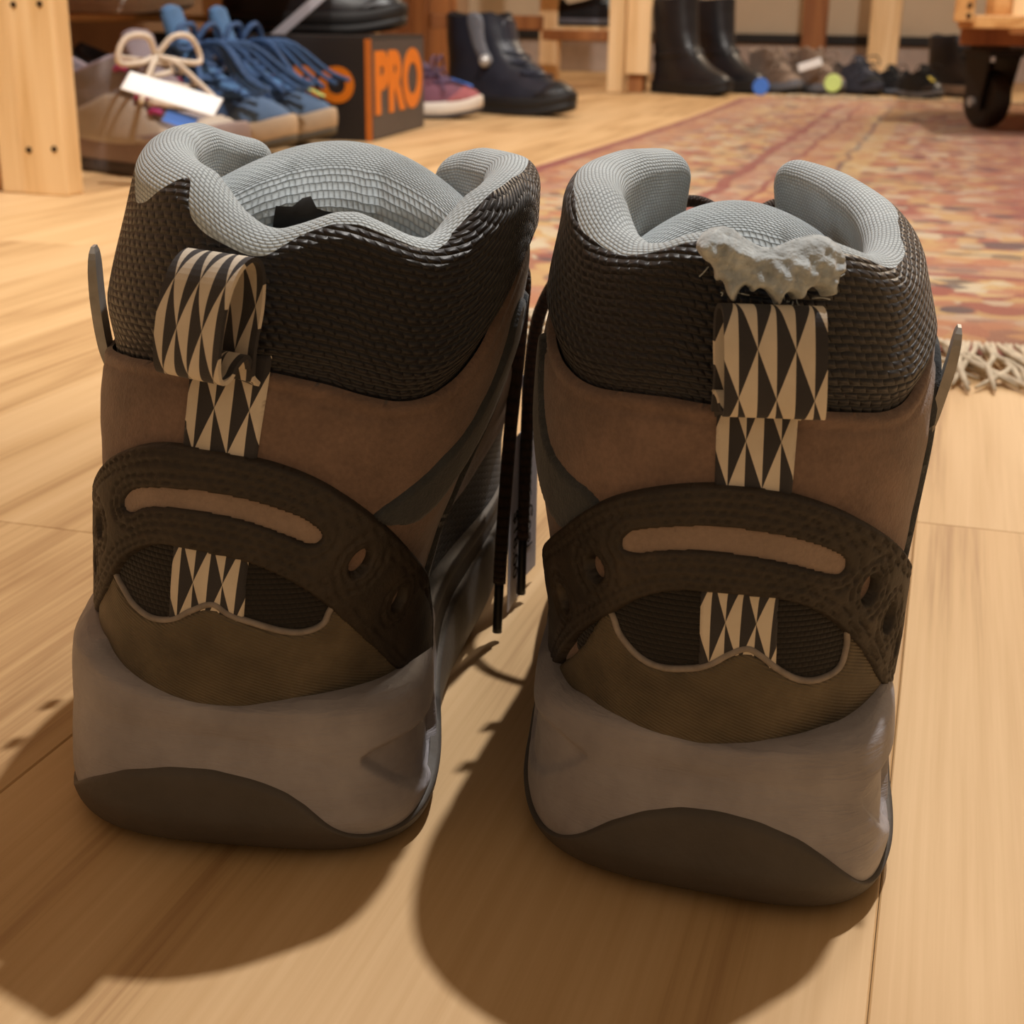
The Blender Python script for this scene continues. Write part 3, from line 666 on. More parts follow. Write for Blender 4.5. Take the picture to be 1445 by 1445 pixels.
    # label sewn on the tongue
    if S == 'L':
        sl = np.linspace(-.36, .36, 14); zl = np.linspace(.118, .1350, 6); A, B = np.meshgrid(sl, zl, indexing='ij')
        B = B-.003*(A+.30)/.63+.0035*np.exp(-((A+.16)/.05)**2)*(B-.118)/.017
        tpA = tg['top']-tg['drop']*A**2
        yv = tg['y']-tg['bow']*A**2+lean(tg['top']-B)-.0065-.0010
        obj('label', np.stack([np.interp(B, SURF[S][0], SURF[S][1]['cx'])*.85+A*tg['half'], yv, B], -1).reshape(-1, 3), gfaces(14, 6), MT['label'], tongue)
    # ---- heel pieces
    win = [(p, zz+.0022) for p, zz in sp['sin_']]+[(sp['sin_'][-1][0], .046), (sp['sin_'][0][0], .030)]
    panel('heel_mesh', S, win, MT['mesh_fine'], root, .0005, .0008, .0022, cell=.0009)
    wb = panel('heel_webbing', S, sp['web'], MT['web'], root, .0008, .0008, .0024, cell=.0007, it=0)
    me = wb.data; ul = me.uv_layers[0]; pw = np.array(sp['web']); u0 = pw[:4, 0].mean()*KU
    a = np.zeros(len(me.loops)*2, dtype=np.float32); ul.data.foreach_get('uv', a); a = a.reshape(-1, 2)
    left = np.interp(a[:, 1], [pw[0, 1], pw[1, 1], pw[2, 1], pw[3, 1]], pw[:4, 0])*KU; a[:, 0] -= left; ul.data.foreach_set('uv', a.ravel())
    ct = sp['counter']+sp['ctail']
    def cfn(u, zz, d, off): return off+.0002*vnoise(np.stack([u, zz], -1), 300, 4)
    panel('heel_counter', S, ct, MT['counter'], root, .0022, .0014, .0014, cell=.0008, fn=cfn)
    cv = spline(sp['counter'][1:] if S == 'L' else sp['counter'], 90)
    pts = base(S, cv[:, 0], cv[:, 1])+normal(S, cv[:, 0], cv[:, 1])*.0030
    V, F = tube(pts, .00075, 6); obj('piping', V, F, MT['piping'], root)
    for k, bd in enumerate(sp['bands']):
        panel('side_band', S, bd, MT['teal'], root, .0016, .0012, .0018, cell=.0009)
    sl = np.array(sp['slot']); slc = sl.mean(0); grow = slc+(sl-slc)*[1.08, 1.0]+np.where(sl[:, 1:2] > ipol(sl[:, 0], sorted(map(tuple, sl.tolist())))[:, None], 1, -1)*[0, .0016]
    panel('strap_backing', S, grow.tolist(), MT['backing'], root, .0006, .0008, .0030, cell=.0008)
    def sfn(u, zz, d, off):
        dash = .5+.5*np.sign(np.sin((u+zz*.6)*2*pi/.0026))
        for dd, wdt in ((.0018, .00042), (.0036, .00042)): off = off-.0007*np.exp(-((d-dd)/wdt)**2)*(.35+.65*dash)
        return off+.0002*vnoise(np.stack([u, zz], -1), 280, 6)
    panel('heel_strap', S, sp['strap'], MT['strap'], root, .0026, .0016, .0022, cell=.0006, fn=sfn,
          holes=[sp['slot']]+[circ(a, b, c*.8, c*1.05) for a, b, c in sp['holes']])
    # ---- pull loop
    lp = sp['loop']; prof = spline(lp['prof'], 80); f = lp['phi']
    nrm = normal(S, f, .11, True); ry = lp.get('turn', 0); nrm = np.array([nrm[0]*cos(ry)-nrm[1]*sin(ry), nrm[0]*sin(ry)+nrm[1]*cos(ry), 0]); tan_ = np.cross(nrm, [0, 0, 1]); tan_ = -tan_ if tan_[0] < 0 else tan_
    arc = np.concatenate([[0], np.cumsum(np.linalg.norm(np.diff(prof, axis=0), axis=1))])
    nw = 9; wv = np.linspace(-.5, .5, nw)*lp['w']
    tdir = np.gradient(prof, axis=0); tdir /= np.linalg.norm(tdir, axis=1, keepdims=True); pn = np.stack([tdir[:, 1], -tdir[:, 0]], -1)
    Vs, UVs = [], []
    for side in (1, -1):
        G = np.zeros((80, nw, 3)); UVg = np.zeros((80, nw, 2))
        for i in range(80):
            n_, z_ = prof[i]+pn[i]*.00045*side
            c = base(S, f, prof[i][1]); c = np.array([c[0], c[1], 0])
            sh = lp['dx']*smooth((n_-.004)/.007)
            for j in range(nw):
                G[i, j] = c+nrm*n_+tan_*(wv[j]*(.86+.14*min(1, i/14))+sh)+np.array([0, 0, z_]); UVg[i, j] = (wv[j]+lp['w']/2, arc[i])
        Vs.append(G.reshape(-1, 3)); UVs.append(UVg.reshape(-1, 2))
    n1 = 80*nw; F = [tuple(q) for q in gfaces(80, nw)]+[tuple(np.array(q)[::-1]+n1) for q in gfaces(80, nw)]
    for i in range(79):
        F.append((i*nw, n1+i*nw, n1+(i+1)*nw, (i+1)*nw)); F.append((i*nw+nw-1, (i+1)*nw+nw-1, n1+(i+1)*nw+nw-1, n1+i*nw+nw-1))
    obj('pull_loop', np.vstack(Vs), F, MT['web'], root, uv=np.vstack(UVs), smooth=False)
    # ---- lace hooks
    def hook(phi, w_, prof, mat, thick=.0011):
        prof = spline(prof, 24); td = np.gradient(prof, axis=0); td /= np.linalg.norm(td, axis=1, keepdims=True); pn = np.stack([td[:, 1], -td[:, 0]], -1)
        nr = normal(S, phi, prof[0][1], True); tn = np.cross(nr, [0, 0, 1]); bs = base(S, phi, prof[0][1]); rows = []
        for i in range(24):
            ww = w_*(.5 if i < 20 else .5*sqrt(max(.05, 1-((i-19)/4.6)**2)))
            for (a, b) in ((-1, 1), (1, 1), (1, -1), (-1, -1)):
                n_, z_ = prof[i]+pn[i]*thick*b*(.35+.65*sqrt(max(0, 1-abs(i/11.5-1)**3))); rows.append(np.array([bs[0], bs[1], 0])+nr*n_+tn*ww*a+np.array([0, 0, z_]))
        F = []
        for i in range(23):
            for k in range(4): F.append((i*4+k, i*4+(k+1) % 4, (i+1)*4+(k+1) % 4, (i+1)*4+k))
        F += [(3, 2, 1, 0), tuple(23*4+k for k in range(4))]
        return obj('lace_hook', rows, F, mat, root, smooth=False)
    hook(sp['hook']['phi'], sp['hook']['w'], sp['hook']['prof'], MT['hook'])
    hp = [(.0005, 0), (.0014, .003), (.0022, .008), (.0018, .013)]
    med = 1 if S == 'L' else -1
    for k, (pp, zz) in enumerate(((2.02, .127), (2.18, .114))):
        for sd in (1, -1):
            if sd != med and k == 0: pass
            hook(sd*pp, .005, [(a+.004, b*.55+zz) for a, b in hp], MT['hook'], .0008)
    # ---- laces over the instep
    zz_ = np.linspace(.072, .122, 6)
    for k in range(6):
        s0 = pi-.62; a = np.linspace(-s0, s0-2*pi, 22) if k % 2 else np.linspace(s0, 2*pi-s0, 22)
        zl = zz_[k]+np.linspace(-.005, .005, 22)
        pts = base(S, a, zl)+normal(S, a, zl, True)*(.0045+.002*np.sin(np.linspace(0, pi, 22)))[:, None]
        V, F = tube(pts, .0018, 7); n = len(V)
        obj('lace', V, F, MT['lace'], root, uv=np.stack([np.tile(np.arange(7)*.0016, 22), np.repeat(np.arange(22)*.003, 7)], -1))
    # bow behind the tongue
    c = base(S, pi, .122)+np.array([0, .008, .004])
    for sd in (1, -1):
        pts = [c, c+np.array([sd*.012, .006, .006]), c+np.array([sd*.026, .004, .002]), c+np.array([sd*.030, .002, -.008]), c+np.array([sd*.018, .004, -.008]), c]
        P = spline(pts, 40); V, F = tube(P, .0018, 7); obj('lace', V, F, MT['lace'], root, uv=np.stack([np.tile(np.arange(7)*.0016, 40), np.repeat(np.arange(40)*.003, 7)], -1))
build_boot('L', SPEC['L']); build_boot('R', SPEC['R'])

# torn lining above the pull loop of the boot on the right
tear = [(-.215, .1415), (-.16, .1445), (-.052, .1452), (.032, .1428), (.128, .1410), (.24, .1424), (.352, .1440), (.452, .1428), (.475, .1394), (.455, .1365), (.415, .1358), (.405, .1330), (.365, .1318), (.345, .1340), (.30, .1344), (.275, .1322), (.235, .1316), (.21, .1336), (.185, .1318), (.165, .1296), (.145, .1322), (.10, .1342), (.06, .1326), (.035, .1346), (.0, .1332), (-.02, .1306), (-.055, .1322), (-.075, .1352), (-.115, .1346), (-.12, .1376), (-.175, .1388)]
def tfn(u, zz, d, off):
    P = np.stack([u, zz], -1)
    return off+np.clip(.1435-zz, 0, .02)*.42*np.clip(d/.0012, .25, 1)+np.clip(d/.002, 0, 1)*(.0017*vnoise(P, 620, 21, 4)+.0018*vnoise(P, 260, 5, 2)+.0007*vnoise(P, 2300, 9, 2))
tp = panel('torn_lining', 'R', tear, MT['foam'], BR, .0034, .0028, .0036, cell=.0005, fn=tfn, it=1, flat=True)
tag(tp, label='ragged torn pale lining')
# frayed threads round the tear
fr = []
for k in range(14):
    a, b = tear[random.randrange(8, len(tear))]; a += random.uniform(-.03, .03)
    p0 = base('R', a, b)+normal('R', a, b, True)*.0060
    d = np.array([random.gauss(0, .0007), random.uniform(-.001, .0), random.gauss(-.0005, .0008)])
    fr.append(tube(spline([p0, p0+d, p0+d*1.6+np.array([random.gauss(0, .0006), 0, random.gauss(0, .0006)])], 6), .00013, 4))
V, F = join(fr); o = obj('frayed_thread', V, F, MT['foam'], BR); tag(o, kind='stuff')

# lace ends hanging between the boots; boot space of each root
def to_local(root, p):
    c, s = cos(root.rotation_euler.z), sin(root.rotation_euler.z); x, y = p[0]-root.location.x, p[1]-root.location.y
    return (c*x+s*y, -s*x+c*y, p[2])
def lace_end(root, pts, n=60, agl=10):
    P = spline([to_local(root, p) for p in pts], n)
    V, F = tube(P[:n-agl], .0021, 8); obj('lace_end', V, F, MT['lace'], root, uv=np.stack([np.tile(np.arange(8)*.0016, n-agl), np.repeat(np.arange(n-agl)*.0016, 8)], -1))
    V, F = tube(P[n-agl-1:], .00145, 8); obj('aglet', V, F, MT['black'], root)
lace_end(BL, [(-.030, .412, .128), (-.012, .408, .126), (.0012, .402, .116), (.0018, .400, .100), (-.001, .400, .065), (-.0028, .400, .035), (-.0036, .400, .016), (-.0040, .399, .0030)])
lace_end(BR, [(.034, .405, .118), (.018, .415, .115), (.0085, .425, .100), (.0052, .430, .080), (.0042, .431, .050), (.0036, .430, .022), (.0034, .430, .0030)])

# paper tag hanging from the laces, edge towards us
paper = plain('white_card', srgb(232, 230, 236), .7, .04, 30); 
_nt = paper.node_tree; _tr = nd(_nt, 'ShaderNodeBsdfTranslucent'); _tr.inputs[0].default_value = (.85, .86, .95, 1); _mx = nd(_nt, 'ShaderNodeMixShader'); _mx.inputs[0].default_value = .5
lk(_nt, _nt.nodes['Principled BSDF'].outputs[0], _mx.inputs[1]); lk(_nt, _tr.outputs[0], _mx.inputs[2]); lk(_nt, _mx.outputs[0], _nt.nodes['Material Output'].inputs[0])
ink = plain('black_ink', srgb(24, 24, 28), .6, .1)
tg_ = empty('paper_tag', (.0012, .418, .0015), 0, 'white paper price tag hanging edge-on between the two hiking boots', 'tag')
def tag_panel(name, ang, x0, y0, wd, ht, z0=0):
    dx, dy = sin(ang)*wd, cos(ang)*wd
    ax, ay = cos(ang)*.00015, -sin(ang)*.00015
    V = []
    for s in (-1, 1):
        for (t, z) in ((0, z0), (1, z0), (1, z0+ht), (0, z0+ht)): V.append((x0+dx*t+ax*s, y0+dy*t+ay*s, z))
    return obj(name, V, [(4, 5, 6, 7), (3, 2, 1, 0), (0, 1, 5, 4), (1, 2, 6, 5), (2, 3, 7, 6), (3, 0, 4, 7)], paper, tg_, smooth=False)
A1, A2 = radians(13), radians(19)
tag_panel('front_leaf', A1, -.0022, 0, .016, .056)
tag_panel('back_leaf', A2, -.0022+sin(A1)*.016, cos(A1)*.016, .017, .070, .004)
def tag_text(s, size, ang, x0, y0, wd, z, shift):
    # text runs down the leaf; local x -> -z, local y -> along the leaf
    ey = Vector((sin(ang), cos(ang), 0)); ex = Vector((0, 0, -1)); ez = ex.cross(ey)
    Mx = Matrix((ex, ey, ez)).transposed().to_4x4(); Mx.translation = Vector((x0+sin(ang)*wd*shift, y0+cos(ang)*wd*shift, z))+ez*.0003
    o = text_mesh('printed_text', s, size, ink, tg_, Mx, .00005); return o
tag_text('$18.00', .0085, A1, -.0022, 0, .016, .020, .55)
tag_text('Womens Cool', .0075, A2, -.0022+sin(A1)*.016, cos(A1)*.016, .017, .036, .55)

# ================================================================== FURNITURE
pine = wood('pine', srgb(216, 178, 124), srgb(234, 200, 150), srgb(244, 214, 168), axis=2, scale=1.0, rough=.5, rings=.8)
pine_h = wood('pine_shelf', srgb(176, 120, 64), srgb(202, 148, 86), srgb(220, 172, 110), axis=1, scale=1.0, rough=.5, rings=.8)
pine_dk = wood('stained_pine', srgb(126, 78, 40), srgb(150, 96, 52), srgb(172, 116, 66), axis=2, scale=1.0, rough=.5, rings=.8)
screw_m = plain('dark_screw', srgb(60, 46, 34), .4, .2, metallic=.6)
def post(parent, x, y, h, wide=.062, deep=.030, mat=pine, z0=0.0):
    """L-shaped post of two boards nailed together"""
    a = box('post_board', (wide, deep, h), (x, y, z0+h/2), mat, parent, .002)
    b = box('post_board', (deep, .06, h), (x-wide/2-deep/2, y+.018, z0+h/2), mat, parent, .002)
    return a, b
def screws(parent, pts, r=.0035):
    for (x, y, z) in pts:
        bm = bmesh.new(); bmesh.ops.create_cone(bm, cap_ends=True, segments=12, radius1=r, radius2=r*.8, depth=.0024)
        bmesh.ops.rotate(bm, cent=(0, 0, 0), matrix=Matrix.Rotation(pi/2, 3, 'X'), verts=bm.verts)
        o = bm_obj('screw', bm, screw_m, parent); o.location = (x, y, z)
rack1 = empty('shoe_rack', rm(-.90, 1.30, 0), -RA, 'pine shoe rack whose double-board post stands at the left edge', 'rack')
post(rack1, .014, 0, .95, .050, .030)
post(rack1, .014-.62, 0, .95, .050, .030); post(rack1, -.30, 1.62, .95, .050, .030); post(rack1, -.62, 1.62, .95, .050, .030)
screws(rack1, [(-.002, -.0155, .045), (.028, -.0155, .047), (-.004, -.0155, .185), (.026, -.0155, .186)])
for zz in (.34, .62, .90):
    for k in range(4): box('shelf_board', (.14, 1.70, .018), (-.12-.152*k, .83, zz), pine_h, rack1, .002)
box('rail', (.62, .02, .06), (-.30, .03, .305), pine_h, rack1, .002); box('rail', (.62, .02, .06), (-.30, 1.60, .305), pine_h, rack1, .002)
box('foot_rail', (.56, .03, .028), (-.33, .012, .016), pine_h, rack1, .002)

rack2 = empty('shoe_rack', rm(-.83, 3.735, 0), -RA, 'low pine shoe rack with slatted shelf beside the tall black boots', 'rack')
box('post', (.040, .040, .95), (-.012, -.01, .475), pine, rack2, .002)
box('post_board', (.062, .022, .86), (.041, .0, .475), pine, rack2, .002)
box('post', (.040, .050, .12), (.035, .03, .06), pine_dk, rack2, .002)
box('post', (.050, .040, .95), (-.243, .18, .475), pine, rack2, .002)
box('post', (.045, .040, .95), (-.54, -.03, .475), pine_dk, rack2, .002)
for k in range(9): box('slat', (.20, .020, .014), (-.125, .16-.034*k*0+.03*k-.02, .150), pine, rack2, .002)
box('rail', (.205, .018, .026), (-.125, .05, .136), pine_dk, rack2, .002)
ra = box('rail', (.315, .020, .036), (0, 0, 0), pine_dk, rack2, .002); ra.location = (-.39, .075, .165); ra.rotation_euler = (0, 0, radians(35))
box('shelf_board', (.64, .40, .018), (-.30, .10, .42), pine_h, rack2, .002)
box('back_panel', (.012, .9, .9), (-.66, .15, .46), pine_dk, rack2, 0)

tbl = empty('work_table', rm(-.22, 4.50, 0), -RA, 'pale pine table leg and darker rear leg standing by the far wall', 'table')
box('leg', (.085, .06, .72), (.0, 0, .36), pine, tbl, .002)
box('leg', (.075, .06, .72), (-.24, .40, .36), pine_dk, tbl, .002)
box('leg', (.085, .06, .72), (1.2, 0, .36), pine, tbl, .002); box('leg', (.075, .06, .72), (1.2, .40, .36), pine_dk, tbl, .002)
box('table_top', (1.7, .58, .03), (.52, .20, .735), pine_h, tbl, .003)

cart = empty('wheeled_cart', rm(.06, 2.70, .0078), -RA, 'wooden cart on a black castor above the right side of the rug', 'cart')
box('side_board', (.03, .86, .44), (-.062, .17, .395), pine_h, cart, .002)
box('corner_post', (.09, .03, .46), (.055, -.20, .388), pine, cart, .002)
box('front_board', (.70, .024, .42), (.32, -.17, .395), pine_h, cart, .002)
box('bottom_rail', (.11, .04, .035), (-.01, -.05, .156), pine_dk, cart, .002)
box('bottom_board', (.74, .90, .02), (.30, .20, .176), pine_h, cart, .002)
box('cart_top', (.84, 1.0, .03), (.30, .20, .62), pine_h, cart, .002)
screws(cart, [(-.055, -.262, .20), (-.055, -.262, .185)], .004)
blk = plain('black_castor', srgb(26, 23, 21), .5, .2, 60)
def castor(x, y):
    br = bm_obj('castor', box_bm((.078, .07, .012), (0, 0, .126), .003), blk, cart); br.location = (x, y, 0)
    for sx in (-1, 1):
        bm = bmesh.new(); V = [(sx*.034, -.030, .120), (sx*.034, .034, .120), (sx*.030, .022, .030), (sx*.030, -.012, .030)]
        vs = [bm.verts.new(v) for v in V]+[bm.verts.new((v[0]-sx*.004, v[1], v[2])) for v in V]
        for f in ((0, 1, 2, 3), (7, 6, 5, 4), (0, 4, 5, 1), (1, 5, 6, 2), (2, 6, 7, 3), (3, 7, 4, 0)): bm.faces.new([vs[i] for i in f])
        bm_obj('fork', bm, blk, br)
    prof = [(0, -.02), (.034, -.02), (.042, -.018), (.049, -.012), (.050, 0), (.049, .012), (.042, .018), (.034, .02), (0, .02)]
    n = 28; V = []; F = []
    for k in range(n):
        t = 2*pi*k/n
        for r, x_ in prof: V.append((x_, r*cos(t)+.005, r*sin(t)+.050))
    F = gfaces(n, len(prof), True); obj('wheel', V, F, blk, br)
    bm = bmesh.new(); bmesh.ops.create_cone(bm, cap_ends=True, segments=12, radius1=.008, radius2=.008, depth=.074); bmesh.ops.rotate(bm, cent=(0, 0, 0), matrix=Matrix.Rotation(pi/2, 3, 'Y'), verts=bm.verts); bmesh.ops.translate(bm, vec=(0, .005, .045), verts=bm.verts)
    bm_obj('axle', bm, MT['hook'], br)
    return br
c1 = castor(-.005, .0); c1.rotation_euler = (0, 0, radians(38))
castor(.58, 0); castor(-.005, .52); castor(.58, .52)

# ================================================================== SHOES IN THE BACKGROUND
def shoe(name, label, rx, ry, heading, scale=1.0, up=None, sole=None, out=None, lining=None, lace=None, toe=None, tongue=None, crest=None, overlays=(),
         zsole=.028, zout=.009, lace_rows=5, z0=0, group=None, rz0=.055, rz1=.09, tilt=0, lacer=.0022, tongue_top=.115, ttoe=.05, loops=True):
    """heading: angle of the toe from room +x, counter-clockwise seen from above"""
    root = empty(name, rm(rx, ry, z0), -RA+heading-pi/2, label, 'boot' if 'boot' in name else 'shoe', group)
    root.scale = (scale,)*3
    if tilt: root.rotation_euler = (tilt, 0, root.rotation_euler.z)
    spring = lambda P: P+np.stack([0*P[..., 0], 0*P[..., 0], .014*np.clip((P[..., 1]-.19)/.09, 0, 2)**2], -1)
    N = 120; ph = -pi+2*pi*np.arange(N)/N
    def ring(z, off): return spring(base('Gs', ph, z)+normal('Gs', ph, z, True)*off)
    rows = [ring(0, -.006), ring(.001, -.001), ring(.004, 0), ring(zout-.001, 0), ring(zout, -.002)]
    V = np.stack(rows, 1); F = gfaces(N, 5, True); F.append(tuple(i*5 for i in range(N-1, -1, -1)))
    obj('outsole', V.reshape(-1, 3), F, out, root)
    rows = [ring(zout-.001, -.001), ring(zout+.001, .0005), ring((zout+zsole)/2, .001), ring(zsole-.003, .0), ring(zsole, -.002), ring(zsole+.001, -.007)]
    obj('midsole', np.stack(rows, 1).reshape(-1, 3), gfaces(N, 6, True), sole, root)
    zc = ipol(np.abs(ph), crest); zs = np.full(N, zsole-.004)
    m = 26; T = np.linspace(0, 1, m); PH, TT = np.meshgrid(ph, T, indexing='ij')
    Z = zs[:, None]+(zc-zs)[:, None]*TT
    P = spring(base('G', PH, Z)+normal('G', PH, Z, True)*(.003*np.sin(TT*pi*.9))[..., None])
    obj('upper', P.reshape(-1, 3), gfaces(N, m, True), up, root, uv=np.stack([PH*KU, Z], -1).reshape(-1, 2))
    q = np.linspace(0, 2, 18); rr = .005
    PH, Q = np.meshgrid(ph, q, indexing='ij'); th = np.clip(Q, 0, 1)*pi; zc2 = zc[:, None]
    Zl = np.where(Q <= 1, zc2+rr*np.sin(th)*.8, zc2-(zc2-.035)*np.clip(Q-1, 0, 1)); ol = np.where(Q <= 1, -rr+rr*np.cos(th), -2*rr-.002*np.clip(Q-1, 0, 1))
    P = spring(base('G', PH, np.minimum(Zl, .3))+normal('G', PH, np.minimum(zc2, .3)+0*Zl, True)*ol[..., None]); P[..., 2] = P[..., 2]-np.minimum(Zl, .3)+Zl
    obj('collar_lining', P.reshape(-1, 3), gfaces(N, 18, True), lining, root, uv=np.stack([PH*KU, Q*.03], -1).reshape(-1, 2))
    class Sp: pass
    def pan(nm, poly, mat, thick=.002, b0=.002, r=.002, cell=.003, holes=()):
        o = panel(nm, 'G', poly, mat, root, thick, r, b0, cell=cell, holes=holes)
        n = len(o.data.vertices); a = np.zeros(n*3); o.data.vertices.foreach_get('co', a); a = spring(a.reshape(-1, 3)); o.data.vertices.foreach_set('co', a.ravel()); return o
    if toe: pan('toe_cap', [(pi-.85, zsole-.004), (pi-.7, ttoe-.012), (pi-.35, ttoe), (pi, ttoe+.003), (pi+.35, ttoe), (pi+.7, ttoe-.012), (pi+.85, zsole-.004)], toe)
    if tongue:
        zt0 = rz0-.004
        pan('tongue', [(pi-.42, zt0), (pi-.55, tongue_top-.01), (pi-.3, tongue_top), (pi+.3, tongue_top), (pi+.55, tongue_top-.01), (pi+.42, zt0)], tongue, .007, -.001, .005)
    for nm, poly, mat in overlays: pan(nm, poly, mat, .0016, .0026, .0015)
    if lace:
        zz = np.linspace(rz0, rz1, lace_rows)
        for k in range(lace_rows):
            hw = .62; sgn = 1 if k % 2 else -1
            a = np.linspace(pi-hw, pi+hw, 16); zl = zz[k]+np.linspace(-1, 1, 16)*.0045*sgn
            P = spring(base('G', a, zl)+normal('G', a, zl, True)*(.0065+.0045*np.sin(np.linspace(0, pi, 16)))[:, None])
            V, F = tube(P, lacer, 6, ); obj('lace', V, F, lace, root)
        if loops:
            c = base('G', pi, rz1)+np.array([0, .010, .006])
            for sd in (1, -1):
                P = spline([c, c+np.array([sd*.016, .008, .018]), c+np.array([sd*.040, .006, .016]), c+np.array([sd*.050, .006, -.004]), c+np.array([sd*.030, .010, -.006]), c], 26)
                V, F = tube(P, lacer, 6); obj('lace_bow', V, F, lace, root)
                P = spline([c, c+np.array([sd*.014, .012, -.006]), c+np.array([sd*.034, .022, -.026]), c+np.array([sd*.046, .030, -.040])], 16)
                V, F = tube(P, lacer, 6); obj('lace_end', V, F, lace, root)
    return root, spring
def sticker(root, spring, phi, z, r, mat, name='price_sticker', off=.006):
    u, v = np.meshgrid(np.linspace(-1, 1, 7), np.linspace(-1, 1, 7), indexing='ij')
    P = spring(base('G', phi+u*r/KU*.5, z+v*r)+normal('G', phi+u*r/KU*.5, z+v*r, False)*off)
    return obj(name, P.reshape(-1, 3), gfaces(7, 7), mat, root)
LOW = [(0, .088), (.5, .080), (1.0, .066), (1.5, .066), (2.0, .078), (2.5, .092), (pi, .088)]
MID = [(0, .125), (.6, .120), (1.2, .112), (1.8, .118), (2.3, .130), (2.7, .120), (pi, .105)]
grey_up = weave('grey_shoe_mesh', srgb(142, 132, 132), srgb(100, 92, 94), 3, 2, .0005, .85, .1); grey_ov = plain('beige_grey_overlay', srgb(176, 164, 150), .6, .15, 25)
grey_sole = plain('mauve_grey_sole', srgb(138, 118, 112), .6, .15, 30); grey_dk = plain('dark_grey_outsole', srgb(74, 66, 64), .7, .2)
pinkm = plain('magenta_trim', srgb(176, 60, 124), .5, .2); white_lace = plain('cream_lace', srgb(232, 220, 204), .8, .12, 200)
lilac = plain('lilac_grey_lining', srgb(146, 134, 142), .85, .15)
so = shoe('trail_shoe', 'grey and beige trail shoe with cream laces and magenta trim beside the rack post', -1.075, 1.590, radians(-20), 1.20, grey_up, grey_sole, grey_dk, lilac, white_lace, grey_ov, lilac,
     [(0, .108), (.6, .100), (1.2, .088), (1.8, .092), (2.3, .106), (2.7, .112), (pi, .102)],
     overlays=[('side_overlay', [(-1.5, .030), (-1.5, .052), (-1.9, .066), (-2.15, .078), (-2.4, .066), (-2.35, .046), (-2.6, .034), (-2.6, .030)], grey_ov), ('side_overlay', [(1.5, .030), (1.5, .052), (1.9, .066), (2.15, .078), (2.4, .066), (2.35, .046), (2.6, .034), (2.6, .030)], grey_ov),
               ('collar_trim', [(-1.0, .080), (-1.0, .090), (-.2, .104), (-.2, .094)], pinkm), ('collar_trim', [(1.0, .080), (1.0, .090), (.2, .104), (.2, .094)], pinkm),
               ('magenta_patch', [(1.62, .052), (1.62, .062), (1.80, .060), (1.76, .050)], pinkm), ('magenta_patch', [(-1.62, .052), (-1.62, .062), (-1.80, .060), (-1.76, .050)], pinkm)],
     zsole=.042, zout=.014, lace_rows=5, rz0=.064, rz1=.104, tongue_top=.135, lacer=.0030)
g_root, g_sp = so
for k, zz in enumerate(np.linspace(.062, .100, 4)):
    for sd in (1, -1):
        a = sd*(pi-.66); p0 = base('G', a, zz); nn = normal('G', a, zz, True)
        P = g_sp(np.array([p0+nn*.003+np.array([0, -.010, -.004]), p0+nn*.008, p0+nn*.004+np.array([0, .010, -.002])])); V, F = tube(spline(P, 8), .0030, 6); obj('lace_loop', V, F, pinkm, g_root)
blue_up = weave('blue_canvas', srgb(64, 92, 132), srgb(40, 58, 88), 2.2, 1.6, .0005, .85, .1); navy_l = plain('navy_lining', srgb(24, 28, 48), .8, .2)
blue_toe = plain('pale_blue_suede', srgb(92, 118, 152), .85, .15, 30); tanr = plain('tan_rubber', srgb(190, 168, 142), .6, .15); blue_lace = plain('blue_lace', srgb(58, 92, 140), .7, .25, 200); olive_dk = plain('dark_olive_outsole', srgb(84, 76, 62), .7, .2)
blue_tg = plain('light_blue_tongue', srgb(88, 130, 178), .8, .2); lime = plain('lime_sticker', srgb(206, 232, 140), .6, .06); bluest = plain('blue_sticker', srgb(66, 122, 220), .6, .06)
metal_eye = plain('silver_eyelet', srgb(210, 208, 204), .35, .1, metallic=.5)
BLU = [(0, .112), (.6, .106), (1.2, .096), (1.8, .100), (2.3, .112), (2.7, .112), (pi, .102)]
def blue_shoe(label, rx, ry, h):
    r_, s_ = shoe('blue_shoe', label, rx, ry, h, 1.20, blue_up, tanr, olive_dk, navy_l, blue_lace, blue_toe, blue_tg, BLU, zsole=.032, zout=.010, lace_rows=7, rz0=.060, rz1=.112, tongue_top=.158, group='pair of blue lace-up shoes', lacer=.0034, ttoe=.058)
    for zz in np.linspace(.062, .100, 4):
        for sd in (1, -1):
            a = sd*(pi-.68); p = s_(base('G', a, zz)+normal('G', a, zz, True)*.005)
            bm = bmesh.new(); bmesh.ops.create_uvsphere(bm, u_segments=10, v_segments=6, radius=.0052); bmesh.ops.scale(bm, vec=(.6, 1.4, .6), verts=bm.verts); o = bm_obj('eyelet', bm, metal_eye, r_, True); o.location = p
    for k in range(7):
        sd = 1 if k % 2 else -1
        c = base('G', pi, .100)+np.array([sd*.006*k/3, .008, .014]); P = spline([c, c+np.array([sd*.014, .02+.004*k, .004]), c+np.array([sd*(.02+.003*k), .05+.006*k, -.030]), c+np.array([sd*(.016+.004*k), .075+.006*k, -.052+.002*k])], 14)
        V, F = tube(P, .0032, 6); obj('lace_end', V, F, blue_lace, r_)
    return r_, s_
b1, s1 = blue_shoe('blue lace-up shoe with bare pale toe, the nearer of the blue pair', -1.175, 1.790, radians(-1))
b2, s2 = blue_shoe('blue lace-up shoe with a lime sticker on its toe', -1.185, 1.930, radians(2))
sticker(b2, s2, pi+.05, .053, .013, lime, off=.0095)

